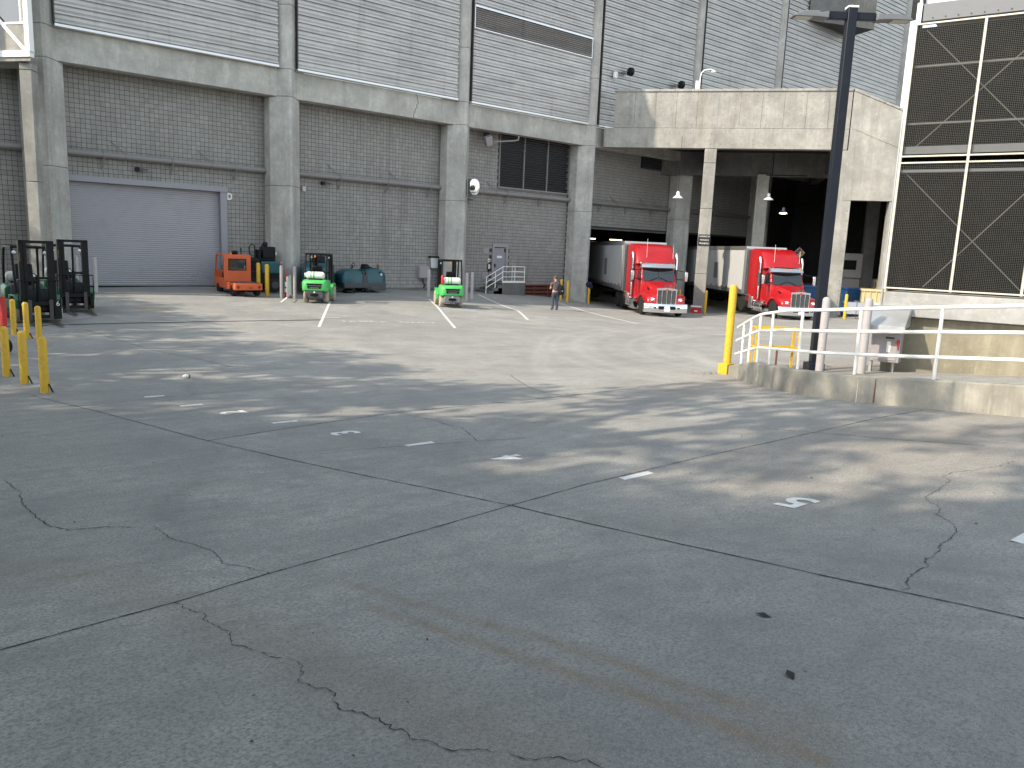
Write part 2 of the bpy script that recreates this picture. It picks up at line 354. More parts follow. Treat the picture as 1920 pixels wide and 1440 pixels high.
# ------------------------------------------------------------------ ground
GP = np.array([(0.25,2.82,1.75),(0.89,2.26,1.8),(1.51,1.71,1.85),(2.19,1.21,1.85),(2.9,0.69,1.85),(0.48,4.76,1.45),(1.76,4.28,1.45),(2.83,3.28,1.55),(3.63,1.92,1.7),(4.51,1.18,1.75),(6.12,1.69,1.65),(5.9,3.28,1.5),(5.49,6.47,1.2),(4.77,8.95,1.05),(4.18,11.23,0.95),(1.58,9.7,1.05),(2.35,14.89,0.8),(2.08,16.88,0.78),(3.18,23.97,0.75),(3.37,21.69,0.76),(5.67,16.39,0.78),(9.25,10.94,0.82),(14.2,16.87,0.6),(15.01,10.48,0.88),(13.36,8.17,1.05),(12.22,6.33,1.25),(11.98,4.67,1.42),(11.85,3.49,1.55),(5.01,25.41,0.8),(12.79,25.51,0.7),(16.7,23.21,0.6),(15.41,31.74,0.75),(20.88,29.57,0.7),(28.47,30.56,0.35),(34.29,29.61,0.08),(35.7,27.92,0.05),(42.75,26.75,0.05),(41.14,23.23,0.08),(27.69,20.86,0.3),(19.99,18.12,0.5),(29.26,14.14,0.55),(23.34,12.25,0.7),(8.4,39.4,0.97),(14.0,39.4,1.02),(2.0,39.4,1.0),(22.7,39.4,0.88),(26.1,39.4,0.78),(30.5,39.4,0.73),(36.7,39.4,0.35),(17.2,37.8,0.75),(38.3,37.8,-0.02),(43.4,32.5,-0.3),(50.0,40.0,-0.3),(60.0,45.0,-0.3),(48.5,25.5,-0.05),(55.0,35.0,-0.3),(45.0,15.0,0.5),(30.0,5.0,1.1),(-12.0,10.0,1.3),(-12.0,25.0,1.0),(-12.0,38.0,1.0),(-10.0,-8.0,1.8),(5.0,-10.0,1.9),(18.0,-8.0,1.85),(28.0,-6.0,1.6),(-22.0,0.0,1.6),(65.0,20.0,0.1),(46.0,46.0,-0.3),(56.0,60.0,-0.3),(70.0,50.0,-0.3)])
def _U(r2): return np.where(r2 > 1e-12, r2*np.log(np.maximum(r2, 1e-12)), 0)
_n = len(GP); _K = _U(((GP[:,None,:2]-GP[None,:,:2])**2).sum(-1)) + 6*np.eye(_n)
_A = np.zeros((_n+3,_n+3)); _A[:_n,:_n] = _K; _A[:_n,_n] = 1; _A[:_n,_n+1:] = GP[:,:2]; _A[_n,:_n] = 1; _A[_n+1:,:_n] = GP[:,:2].T
_S = np.linalg.solve(_A, np.r_[GP[:,2],0,0,0])
def gz(x, y):
    x = np.clip(np.asarray(x, float), -40, 90); y = np.clip(np.asarray(y, float), -30, 75)
    r2 = (x[...,None]-GP[:,0])**2 + (y[...,None]-GP[:,1])**2
    z = (_U(r2)*_S[:_n]).sum(-1) + _S[_n] + _S[_n+1]*x + _S[_n+2]*y
    return np.clip(z, -0.35, 2.6)
def G(x, y): return float(gz(x, y))

POLY = {
'J1':[(2.12,14.58),(2.58,12.70),(3.18,9.43),(3.72,7.06),(3.98,5.88),(4.14,4.85),(4.25,3.15),(4.32,2.06),(4.42,1.38),(4.48,0.8)],
'J2':[(-1.5,3.9),(0.37,4.10),(0.78,4.19),(1.24,4.29),(1.84,4.47),(2.41,4.58),(4.14,4.85),(5.18,4.98),(6.94,5.02),(9.14,4.91),(10.63,4.86),(11.80,4.72)],
'J3':[(3.17,9.44),(4.49,9.73),(6.41,10.11),(8.20,10.16),(9.89,10.14),(11.75,10.02)],
'J4':[(2.45,13.08),(3.74,13.32),(5.46,13.54)],
'J5':[(9.01,5.53),(9.14,4.91),(9.30,3.86),(9.54,3.11)],
'J6':[(4.93,24.35),(5.41,19.69),(5.85,17.92),(6.07,16.45)],
'J7':[(3.92,7.95),(4.39,7.94),(5.83,7.50),(6.39,7.26)],
'J8':[(7.25,8.16),(7.93,7.81),(8.67,7.35)],
'K9':[(11.04,13.15),(10.51,12.16),(10.13,11.46),(9.87,10.70),(9.82,10.21)],
'K1':[(0.98,8.56),(1.02,7.99),(0.97,7.40),(0.99,6.94),(1.02,6.66),(1.11,6.40),(1.34,6.34),(1.51,6.21)],
'K2':[(1.64,6.14),(1.64,5.68),(1.75,5.39),(1.77,5.11),(1.72,4.88),(1.81,4.68),(1.86,4.47)],
'K3':[(1.24,4.30),(1.26,4.08),(1.30,4.02),(1.27,3.82),(1.29,3.72),(1.29,3.60),(1.24,3.41),(1.27,3.36),(1.30,3.24),(1.32,3.15),(1.37,3.07),(1.38,3.00),(1.34,2.89),(1.30,2.81),(1.32,2.71),(1.35,2.68),(1.34,2.61),(1.30,2.53),(1.30,2.47),(1.34,2.42),(1.35,2.34),(1.37,2.25),(1.38,2.18),(1.38,2.09),(1.42,2.03),(1.44,1.96),(1.53,1.89),(1.54,1.84),(1.57,1.81),(1.59,1.76),(1.62,1.72),(1.66,1.70),(1.71,1.66),(1.72,1.63),(1.76,1.62),(1.75,1.45)],
'K4':[(8.90,2.62),(8.54,2.64),(8.21,2.74),(7.96,2.84),(7.74,2.84),(7.60,2.73),(7.27,2.67),(6.89,2.64),(6.74,2.57),(6.56,2.39),(6.32,2.32),(6.19,2.19),(5.99,2.05),(5.71,2.00),(5.54,2.00),(5.38,1.92),(5.08,1.90),(4.95,1.84),(4.70,1.83),(4.59,1.81),(4.48,1.74),(4.40,1.75)],
'K5':[(6.25,9.81),(6.32,9.16),(6.22,8.75),(6.26,8.44),(5.80,7.49)],
'S1':[(2.14,4.01),(2.18,3.64),(2.23,3.30),(2.31,2.86),(2.36,2.60),(2.40,2.29),(2.44,2.02),(2.46,1.76),(2.50,1.59),(2.54,1.47)],
'S2':[(2.00,3.51),(2.05,3.22),(2.09,2.91),(2.12,2.62),(2.16,2.38),(2.19,2.15),(2.24,1.95),(2.27,1.76),(2.28,1.62),(2.32,1.43),(2.35,1.28),(2.38,1.13)],
'B1':[(0.59,5.69),(0.89,5.37),(1.15,4.76),(1.25,4.22),(1.34,3.73),(1.43,3.34),(1.46,2.87),(1.50,2.48),(1.59,2.11),(1.65,1.81)],
'T1':[(2.39,7.37),(2.19,7.22),(2.02,7.01),(1.87,6.73),(1.79,6.49),(1.78,6.30),(1.81,6.10)],
'T2':[(2.24,7.09),(2.08,6.92),(1.97,6.65),(1.91,6.32)],
'T3':[(6.16,17.77),(5.73,16.70),(5.70,16.15),(5.02,15.40),(4.70,14.82),(4.48,14.22),(4.29,13.28)],
'T4':[(3.39,8.17),(3.27,7.60),(3.28,7.29),(3.36,6.97)],
'T5':[(5.04,10.06),(4.82,9.51),(4.69,8.96),(4.70,8.51),(4.82,8.28)],
'T6':[(18.51,20.11),(14.90,16.60),(12.64,14.12),(11.29,12.32),(10.51,10.84)],
'T7':[(18.80,19.79),(14.83,16.15),(12.83,14.02),(11.48,12.19)],
'T8':[(5.27,26.71),(6.42,28.48),(7.61,29.25),(9.00,29.71)],
}
def seg_dist(X, Y, pts):
    d = np.full(X.shape, 1e9)
    for (ax, ay), (bx, by) in zip(pts[:-1], pts[1:]):
        vx, vy = bx-ax, by-ay; L2 = vx*vx+vy*vy
        t = np.clip(((X-ax)*vx+(Y-ay)*vy)/L2, 0, 1)
        d = np.minimum(d, np.hypot(X-ax-t*vx, Y-ay-t*vy))
    return d
def axis(lo, f0, f1, fine, hi, grow=1.25):
    c = list(np.arange(f0, f1, fine)); s = fine; p = f1
    while p < hi: c.append(p); s *= grow; s = min(s, 25); p += s
    c.append(hi); s = fine; p = f0; pre = []
    while p > lo: s *= grow; s = min(s, 25); p -= s; pre.append(max(p, lo))
    return np.array(pre[::-1] + c)
gx = np.unique(np.concatenate([axis(-400, -0.5, 9, 0.06, 12), np.arange(12.2, 30, 0.17), np.arange(30, 50, 0.35), axis(50, 50, 51, 1.5, 420)]))
gy = np.unique(np.concatenate([axis(-400, 0.4, 9, 0.06, 12), np.arange(12.2, 28, 0.17), np.arange(28, 40, 0.3), axis(40, 40, 41, 1.5, 420)]))
GX, GY = np.meshgrid(gx, gy, indexing='ij')
GZ = gz(GX, GY)
ny = len(gy); vi = np.arange(GX.size).reshape(GX.shape)
quads = np.stack([vi[:-1,:-1], vi[1:,:-1], vi[1:,1:], vi[:-1,1:]], -1).reshape(-1, 4)
gme = bpy.data.meshes.new('ground'); gme.from_pydata(np.stack([GX, GY, GZ], -1).reshape(-1, 3).tolist(), [], quads.tolist())
gme.polygons.foreach_set('use_smooth', [True]*len(gme.polygons)); gme.materials.append(M['ground'])
def vattr(name, val):
    a = gme.attributes.new(name, 'FLOAT', 'POINT'); a.data.foreach_set('value', np.clip(val, 0, 1).astype(np.float32).ravel())
sm = lambda d, w: np.clip(1-d/w, 0, 1)**1.3
along = np.clip((GY-0.9)/3.2, 0, 1)
brown = np.maximum(sm(seg_dist(GX,GY,POLY['S1']), 0.075)*(0.9-0.4*along), sm(seg_dist(GX,GY,POLY['S2']), 0.075)*(1.0-0.45*along))
brown = np.maximum(brown, sm(seg_dist(GX,GY,POLY['B1']), 0.42)*0.24)
brown = np.maximum(brown, np.clip(1-np.hypot((GX-2.45)/0.35, (GY-1.3)/0.3), 0, 1)*0.4)
brown = np.maximum(brown, np.clip(1-np.hypot((GX-17.5)/9, (GY-9.2)/2.2), 0, 1)*0.5)
brown = np.maximum(brown, np.clip(1-np.hypot((GX-10)/6, (GY-3.5)/2.5), 0, 1)*0.35)
vattr('brown', brown)
tyre = np.zeros_like(GX)
for k, w, a in (('T1',0.16,0.5),('T2',0.10,0.35),('T3',0.14,0.35),('T4',0.2,0.3),('T5',0.25,0.35),('T8',0.25,0.5)): tyre = np.maximum(tyre, sm(seg_dist(GX,GY,POLY[k]), w)*a)
tyre = np.maximum(tyre, sm(np.abs(np.hypot(GX-14.0, GY-29.5)-3.1), 0.35)*0.3*(GY < 30))
tyre = np.maximum(tyre, np.clip(1-np.hypot((GX-13.6)/1.3, (GY-26.2)/0.35), 0, 1)*0.9)
for cx, cy, rr, w, a in ((27,8,10.4,.25,.28),(27,8,12.8,.3,.3),(16,18,5.2,.25,.3),(16,18,6.9,.25,.28),(9,4,4.6,.12,.3),(9,4,4.95,.10,.25),(22,26,7,.3,.25)):
    tyre = np.maximum(tyre, sm(np.abs(np.hypot(GX-cx, GY-cy)-rr), w)*a)
tyre = np.maximum(tyre, np.clip(1-np.hypot((GX-0.55)/0.5, (GY-3.9)/0.22), 0, 1)*0.5)
vattr('tyre', tyre)
pale = np.maximum(sm(seg_dist(GX,GY,POLY['T6']), 0.25), sm(seg_dist(GX,GY,POLY['T7']), 0.2))*0.35
pale = np.maximum(pale, np.clip(1-np.abs((GX-16.1)*0.84-(GY-11.2)*0.76)/0.55, 0, 1)*np.clip((GX-15.2)/1, 0, 1)*np.clip((19.5-GX)/2, 0, 1)*(np.abs(GY-12.2) < 2.5)*0.8)
pale = np.maximum(pale, sm(seg_dist(GX,GY,[(22.6,35.5),(23.4,32.5)]), 0.35)*0.6)
for cx, cy, rr, w, a in ((27,8,11.2,.28,.32),(27,8,11.9,.22,.28),(27,8,13.6,.3,.3),(27,8,14.3,.22,.25),(27,8,9.0,.25,.25),(20,34,13.5,.25,.22),(20,34,14.2,.25,.22)):
    pale = np.maximum(pale, sm(np.abs(np.hypot(GX-cx, GY-cy)-rr), w)*a*np.clip((GX-8)/4, 0, 1))
vattr('pale', pale)
vattr('ochre', np.clip(2.2-2.2*np.hypot((GX-8.35)/0.75, (GY-30.1)/0.55), 0, 1)*0.8)
ground = bpy.data.objects.new('ground', gme); COL.objects.link(ground); ground['kind'] = 'structure'

def ribbon(name, pts, w, mat, jit=0.0, step=0.05, dz=0.004, parent=ground, vary=0.0):
    P = [Vector((a, b, 0)) for a, b in pts]; Q = []
    for a, b in zip(P[:-1], P[1:]):
        k = max(1, int((b-a).length/step))
        Q += [a.lerp(b, i/k) for i in range(k)]
    Q.append(P[-1]); mb = MB(); vs = []; n = len(Q)
    if jit:
        off = 0
        for i in range(1, n-1):
            off = off*0.55 + random.gauss(0, jit); d = (Q[i+1]-Q[i-1]).normalized(); Q[i] = Q[i] + Vector((-d.y, d.x, 0))*off
    X = np.array([q.x for q in Q]); Y = np.array([q.y for q in Q]); Zq = gz(X, Y)
    for i in range(n):
        d = (Q[min(i+1, n-1)]-Q[max(i-1, 0)]).normalized(); nn = Vector((-d.y, d.x, 0))
        ww = w*(1+random.uniform(-vary, vary))/2
        for sgn in (-1, 1): q = Q[i]+nn*ww*sgn; vs.append((q.x, q.y, Zq[i]+dz))
    mb.add(vs, [(2*i, 2*i+1, 2*i+3, 2*i+2) for i in range(n-1)])
    return mb.build(name, mat, parent)
for k, w in (('J1',0.011),('J2',0.009),('J3',0.014),('J4',0.007),('J5',0.010),('J6',0.012),('J7',0.007),('J8',0.007)):
    ribbon('expansion_joint', POLY[k], w, M['joint'], 0.0015, 0.05, vary=0.45)
for k, w in (('K1',0.006),('K2',0.004),('K3',0.0036),('K4',0.0042),('K5',0.008),('K9',0.011)):
    ribbon('crack', POLY[k], w, M['crack'], 0.006, 0.016, vary=0.9)
# low drain channel across the yard
ribbon('drain_channel', [(3.2,25.6),(5.03,25.53),(7.26,25.57),(9.81,25.66),(12.77,25.68)], 0.13, M['joint'], 0, 0.5, 0.004)
ribbon('drain_edge', [(3.2,25.69),(5.03,25.62),(7.26,25.66),(9.81,25.75),(12.77,25.77)], 0.035, M['fork'], 0, 0.5, 0.007)
def painted(name, pts, w, mat=M['linewhite']): return ribbon(name, pts, w, mat, 0, 0.25, 0.0045)
painted('stall_line', [(18.98,36.96),(11.68,23.75)], 0.10, M['worn']); painted('stall_line', [(23.09,34.29),(16.46,22.77)], 0.10, M['worn'])
painted('stall_line', [(28.79,37.55),(24.6,28.9),(21.8,24.95)], 0.12, M['faded']); painted('stall_line', [(32.88,35.0),(27.63,23.98)], 0.12, M['faded'])
for a, b, y in ((5.57,6.0,4.9),(4.95,5.34,7.78),(4.30,4.67,10.16),(3.74,4.08,12.30),(3.55,3.86,13.51),(5.97,6.5,1.67)): painted('parking_dash', [(a,y),(b,y)], 0.085)
for a, b, y in ((4.2,4.75,25.46),(6.9,8.3,25.80),(9.9,11.2,25.80),(12.9,13.8,26.3),(13.9,14.5,25.1)): painted('worn_dash', [(a,y),(b,y)], 0.12, M['faded'])
def lay(o, x, y, ang, sx=1, sy=1):
    me = o.data; n = len(me.vertices); co = np.zeros(n*3); me.vertices.foreach_get('co', co); co = co.reshape(-1, 3)
    c, s = math.cos(ang), math.sin(ang); a = co[:,0]*sx; b = co[:,1]*sy
    co[:,0] = x+a*c-b*s; co[:,1] = y+a*s+b*c; co[:,2] = gz(co[:,0], co[:,1])+0.0048
    me.vertices.foreach_set('co', co.ravel()); o.parent = ground
for ch, x, y in (('5',5.93,3.27),('4',5.47,6.45),('3',4.79,8.97),('2',4.2,11.3)):
    o = text_mesh(ch, 0.54, 'stall_number', M['linewhite'], bold=0.016); lay(o, x, y, R(90), 1.0, 0.95)
lay(text_mesh('TRUCK  ONLY', 0.5, 'painted_lettering', M['faded'], space=1.15), 14.95, 24.75, R(-14), 1.0, 0.95)
lay(text_mesh('TRUCK  ONLY', 0.5, 'painted_lettering', M['faded'], space=1.15), 25.35, 26.0, R(-12), 1.0, 0.8)
for k in range(1): ribbon('concrete_pad', [(1.0,15.9),(2.5,15.9)], 2.9, M['conc_pale'], 0, 0.3, 0.004)
lm = MB()                                   # fallen leaves and grit scattered over the slab
spots = [(3.45,2.02),(2.9,1.55)] + [(random.uniform(0.5,9), random.uniform(1,14)) for _ in range(55)]
for i, (x, y) in enumerate(spots):
    z = G(x, y); a = random.uniform(0, 6.28); L = 0.045 if i < 2 else random.uniform(0.005, 0.018); ca, sa = math.cos(a), math.sin(a)
    pts = [(-L,0,0.004),(-L*0.2,L*0.5,0.010),(L,0.1*L,0.006),(L*0.1,-L*0.45,0.012)]
    lm.add([(x+p*ca-q*sa, y+p*sa+q*ca, z+h) for p, q, h in pts], [(0,1,2,3)])
lo = lm.build('leaf_litter', M['joint'], None, kind='stuff'); tag(lo, 'small dark leaves and grit scattered on the concrete yard', 'litter')

# ------------------------------------------------------------------ arena building
TX = [6.70, 17.15, 27.75, 38.20, 48.65, 59.10, 69.55, 80.0]
YB, YW = 38.3, 39.4
ZB, ZS = 10.3, 11.58
arena = thing('arena_building', 'large concrete arena with grey block wall below and ribbed metal siding above', 'building', (0, 0, 0))
TOP = [21.0, 21.0, 22.5, 31.0, 31.0, 31.0, 31.0, 31.0]
def column_poly(x): return [(x-.07,YB-.47),(x+.07,YB-.47),(x+.78,YB+.28),(x+.78,YB+.98),(x-.78,YB+.98),(x-.78,YB+.28)]
for i, x in enumerate(TX):
    zb = G(x, 37.8)-0.4; zt = TOP[i] if i else 21.0
    m = MB()
    for a, b in ((zb, 6.05), (6.07, ZB-0.01), (ZB+0.01, 11.56), (11.58, 14.48), (14.50, zt)):
        m.prism(column_poly(x), a, b)
    c = m.build('column', M['conc_col'], arena, bevel=0.02)
    for z in (6.06, ZB, 11.57, 14.49): MB().prism([(px+(x-px)*0.02, py+0.012) for px, py in column_poly(x)], z-0.014, z+0.014).build('pour_joint', M['conc_dark'], c)
# beams, siding
def siding(x0, x1, z0, z1, yf):
    prof = []; z = z0; per = 0.352
    while z < z1:
        prof += [(.10,z),(.10,z+.065),(0,z+.072),(0,z+.150),(.05,z+.205),(.05,z+.215),(.075,z+.218),(.075,z+.238),(.05,z+.241),(.05,z+.342)]; z += per
    prof.append((.10, z)); m = MB()
    v = [(x0, yf+d, zz) for d, zz in prof] + [(x1, yf+d, zz) for d, zz in prof]; n = len(prof)
    m.add(v, [(i, i+1, n+i+1, n+i) for i in range(n-1)])
    m.add([(x1, yf+d, zz) for d, zz in prof]+[(x1, yf+.3, z), (x1, yf+.3, z0)], [tuple(range(n+2))])
    return m
for i in range(-1, 7):
    x0 = TX[i] if i >= 0 else 1.6; x1 = TX[i+1]
    if i < 3:
        b = MB().box(x0+.40 if i >= 0 else x0, x1-.40, YB, YB+.6, ZB, ZS).build('beam', M['conc'], arena, bevel=0.02)
        if i == 1:
            k = [(24.6+random.uniform(-.05,.05)+0.12*math.sin(t*5), YB-0.004, ZS-t*1.28) for t in np.linspace(0, 1, 14)]
            mm = MB(); vv = []
            for p in k: vv += [(p[0]-.025, p[1], p[2]), (p[0]+.025, p[1], p[2])]
            mm.add(vv, [(2*q, 2*q+1, 2*q+3, 2*q+2) for q in range(13)]); mm.build('crack', M['conc_dark'], b)
    else: MB().box(x0+.40, x1-.40, YB, YB+.6, ZB, ZS).build('beam', M['conc'], arena, bevel=0.02)
    sx0 = x0+.48 if i >= 0 else 1.6; sx1 = x1-.52
    zt = TOP[max(i, 0)]
    p = siding(sx0, sx1, ZS+.10, zt, 38.03).build('siding_panel', M['siding'], arena, sharp=20)
    MB().box(sx0-.03, sx1+.01, 37.98, 38.34, ZS+.01, ZS+.12).build('flashing', M['flash'], p, bevel=0.01)
    MB().box(sx0-.05, sx0-.002, 38.0, 38.36, ZS+.13, zt).build('edge_trim', M['darktrim'], p)
    if i == 2:
        for k in range(9): MB().cbox(((sx0+sx1)/2, 38.0, 15.80+k*.112), (sx1-sx0-.1, .10, .02), (R(-38), 0, 0)).build('vent_blade', M['siding'], p)
        MB().box(sx0+.05, sx1-.05, 38.02, 38.06, 15.7, 16.8).build('vent_backing', M['black'], p)
        MB().box(sx0+.0, sx1-.0, 37.95, 38.06, 16.80, 16.90).box(sx0, sx1, 37.97, 38.06, 15.66, 15.71).box(sx0, sx0+.05, 37.97, 38.06, 15.7, 16.8).box(sx1-.05, sx1, 37.97, 38.06, 15.7, 16.8).build('vent_frame', M['flash'], p)
    if i == 5:     # dark overhang high up
        MB().prism([(62.5, 37.95), (68.5, 35.4), (69.4, 37.95)], 23.0, 31).build('overhang', M['conc_dark'], p)
# roof and end walls so that the building is solid
MB().box(1.6, 38.2, 38.4, 95, 20.7, 21.0).box(38.2, 95, 38.4, 95, 30.7, 31.0).box(38.2, 38.4, 38.4, 95, 20.7, 31.0).build('roof', M['conc'], arena)
MB().box(1.55, 1.85, 38.4, 95, 0.4, 20.7).build('end_wall', M['conc'], arena)
MB().box(1.85, 38.4, 38.9, 39.9, ZB+.12, ZB+.4).build('soffit', M['conc'], arena)
# block wall: mortar backing + blocks
bw = MB()
def backing(x0, x1, z0, z1): bw.box(x0, x1, YW+.02, YW+.5, z0, z1)
backing(1.85, 7.45, 0.2, ZB+.1); backing(7.45, 14.2, 5.62, ZB+.1); backing(14.2, 31.25, 0.2, ZB+.1)
backing(31.25, 32.35, 3.5, ZB+.1); backing(32.35, 39.0, -.6, ZB+.1); backing(39.0, 59.5, 5.1, ZB+.1)
wall = bw.build('block_wall', M['mortar'], arena)
bh = MB()
for a, b in ((-.195, -.006), (.006, .195)): bh.box(a, b, -.014, .04, .005, .190)
proto = bh.build('block', M['block'], wall); bm_ = proto.data; bpy.data.objects.remove(proto)
cells = []; zc = 0.955; r = 0
while zc < ZB+.05:
    x = 1.9 + (0.2032 if r % 2 else 0.0)
    while x < 59.3:
        xc = x+.2032; z1 = zc+.2
        hide = (7.25 < xc < 14.4 and z1 < 5.9) or (31.05 < xc < 32.5 and z1 < 3.75) or (xc > 38.8 and zc < 5.06) or any(abs(xc-t) < 0.60 for t in TX[:5]) or (31.5 < xc < 37.3 and 7.2 < zc < 10.35)
        if not hide: cells.append((xc, zc))
        x += 0.4064
    zc += 0.2032; r += 1
cells.sort(key=lambda c: c[0]+abs(c[1]-4)*0.15)
cells_near = [c for c in cells if c[0] > 3.9][:300]; near = set(cells_near)
for xc, zz in cells_near:
    o = bpy.data.objects.new('block', bm_); COL.objects.link(o); o.parent = wall; o.location = (xc, YW, zz)
fv = []; ff = []
for c in cells:
    if c in near: continue
    dy = random.uniform(-.003, .003)
    for a, b in ((-.195, -.006), (.006, .195)):
        o = len(fv)
        for yy in (YW-.012+dy, YW+.03):
            fv += [(c[0]+a, yy, c[1]+.005), (c[0]+b, yy, c[1]+.005), (c[0]+b, yy, c[1]+.190), (c[0]+a, yy, c[1]+.190)]
        ff += [(o, o+1, o+2, o+3), (o, o+4, o+5, o+1), (o+1, o+5, o+6, o+2), (o+2, o+6, o+7, o+3), (o+3, o+7, o+4, o)]
fb = MB(); fb.v = fv; fb.f = ff; fb.m = [0]*len(ff); fb.build('block_field', M['blockf'], wall, kind='stuff')
MB().box(14.5, 31.2, YW-.03, YW+.1, -.4, .952).box(32.4, 38.0, YW-.03, YW+.1, -.6, .952).box(1.9, 7.3, YW-.03, YW+.1, .4, .952).build('footing', M['conc_dark'], arena, bevel=0.02)
MB().box(39.0, 48.0, YW-.02, YW+.5, 5.02, 5.1).build('lintel', M['conc_dark'], arena)
# roller door
rd = MB(); prof = []; z = 0.9
while z < 5.62: prof += [(.03,z),(-.004,z+.004),(-.012,z+.04),(-.004,z+.082),(.03,z+.086)]; z += .096
vv = [(7.5, 39.56+d, zz) for d, zz in prof]+[(14.15, 39.56+d, zz) for d, zz in prof]; n = len(prof)
rd.add(vv, [(i, i+1, n+i+1, n+i) for i in range(n-1)])
door = rd.build('roller_door', M['lavdoor'], arena, sharp=15)
MB().box(7.2, 14.48, 39.22, 39.5, 5.60, 5.86).build('door_header', M['lav'], door, bevel=0.01)
MB().box(14.14, 14.46, 39.26, 39.7, .6, 5.6).build('door_jamb', M['lav'], door, bevel=0.01)
MB().box(7.2, 7.5, 39.26, 39.7, .6, 5.6).build('door_jamb', M['lav'], door, bevel=0.01)
MB().box(7.5, 14.14, 39.50, 39.60, .6, 1.06).build('bottom_seal', M['black'], door)
o = text_mesh('D', 0.46, 'bay_letter', M['white'], arena, 0.004, bold=0.015); o.location = (14.63, YW-.022, 5.40); o.rotation_euler = (R(90),0,0); o.scale = (0.75,1,1)
# pipe along the wall with struts and rods
pp = MB().cyl((1.9,39.13,6.80), (59,39.13,6.80), .125, n=16).build('wall_pipe', M['pipe'], arena)
for x in (3.6, 8.98, 11.89, 14.83, 20.49, 23.38, 26.2, 32.0, 34.84, 40.45, 43.19, 45.94):
    MB().bar((x,39.38,6.22),(x,39.02,6.66),.05).bar((x,39.38,6.66),(x,39.0,6.66),.05).box(x-.05,x+.05,39.36,39.4,6.15,6.75).tube([(x,39.13+.15*math.sin(t),6.80+.15*math.cos(t)) for t in np.linspace(-2.2,2.2,9)], .012, 5).build('bracket', M['pipe'], pp)
for x in (4.2, 9.9, 13.7, 20.4, 24.1, 31.1, 42.0, 45.2):
    MB().cyl((x-.55,39.39,7.45),(x,39.1,6.95),.022,n=6).tube([(x,39.13+.145*math.sin(t),6.80+.145*math.cos(t)) for t in np.linspace(0,6.2,12)], .012, 5).cyl((x,39.13,6.66),(x,39.13,6.5),.02,n=6).build('hanger_rod', M['pipe'], pp)
# large louvre beside the personnel door
lv = MB().box(31.45, 37.4, YW+.0, YW+.15, 7.2, 10.38).build('louvre', M['black'], arena)
bl = MB().cbox((0,0,0), (1.90,.11,.014), (R(-40),0,0)).build('blade', M['dgrey'], lv); blm = bl.data; bpy.data.objects.remove(bl)
for px in (32.45, 34.45, 36.42):
    for k in range(21):
        o = bpy.data.objects.new('blade', blm); COL.objects.link(o); o.parent = lv; o.location = (px, YW-.05, 7.33+k*.147)
for x in (31.45, 33.45, 35.45, 37.40): MB().box(x-.03, x+.03, YW-.12, YW, 7.2, 10.38).build('mullion', M['pipe'], lv)
MB().box(31.4, 37.43, YW-.13, YW+.01, 7.14, 7.22).build('sill', M['pipe'], lv)
lv2 = MB().box(44.6, 47.8, YW-.05, YW+.01, 9.55, 10.38).build('louvre', M['black'], arena)
for k in range(6): MB().cbox((46.2, YW-.09, 9.62+k*.13), (3.1,.09,.012), (R(-40),0,0)).build('blade', M['dgrey'], lv2)
# personnel door
d2 = MB().box(31.33, 32.28, YW+.02, YW+.10, 1.36, 3.46).build('personnel_door', M['lav'], arena, bevel=0.006)
MB().box(31.18, 31.33, YW-.06, YW+.12, 1.36, 3.50).box(32.28, 32.46, YW-.06, YW+.12, 1.36, 3.50).box(31.18, 32.46, YW-.06, YW+.12, 3.50, 3.70).build('door_frame', M['mauve'], d2, bevel=0.006)
MB().box(31.40, 31.46, YW-.05, YW+.03, 2.25, 2.45).bar((31.43,YW-.05,2.38),(31.58,YW-.05,2.38),.02).build('handle', M['black'], d2)
MB().box(31.60, 32.0, YW+.012, YW+.02, 2.82, 2.96).build('notice', M['white'], d2)
MB().box(32.18, 32.26, YW-.02, YW+.03, 3.2, 3.42).build('closer', M['black'], d2)
for z in (1.6, 2.4, 3.25): MB().cyl((32.29, YW-.0, z-.06), (32.29, YW-.0, z+.06), .015, n=6).build('hinge', M['dgrey'], d2)
# hall behind the openings
MB().box(38.4, 38.9, 39.9, 70, -.6, 10.3).box(38.4, 95, 69.6, 70, -.6, 10.3).box(94.6, 95, 39.4, 70, -.6, 10.3).build('hall_wall', M['shade_conc'], arena)
MB().box(38.4, 95, 39.9, 70, 10.3, 10.6).build('hall_ceiling', M['shade_conc'], arena)
MB().box(61.0, 94.6, YW-.02, YW+.3, -.6, 10.3).build('inner_wall', M['shade_conc'], arena)
for x, y in ((44.5, 47.5), (52.5, 47.5), (60, 47.5)): MB().box(x-.5, x+.5, y-.5, y+.5, -.6, 10.3).build('inner_column', M['shade_conc'], arena)
MB().box(39, 60, 41.0, 41.5, 8.6, 10.3).box(39, 60, 50, 50.5, 8.6, 10.3).build('hall_beam', M['shade_conc'], arena)
for (x, y) in ((48.5, 45.0), (45.6, 45.2)):
    t = thing('strip_light', 'lit fluorescent tube hanging in the dark dock hall behind the truck trailer', 'light', (x, y, 4.47), 0, 'strip lights inside the dock hall')
    MB().box(-.75, .75, -.05, .05, .03, .08).build('housing', M['white'], t); MB().cyl((-.72,0,0),(.72,0,0),.025,n=8).build('tube', M['tube_lit'], t)
    MB().cyl((-.5,0,.08),(-.5,0,5.8),.008,n=5).cyl((.5,0,.08),(.5,0,5.8),.008,n=5).build('cable', M['black'], t)
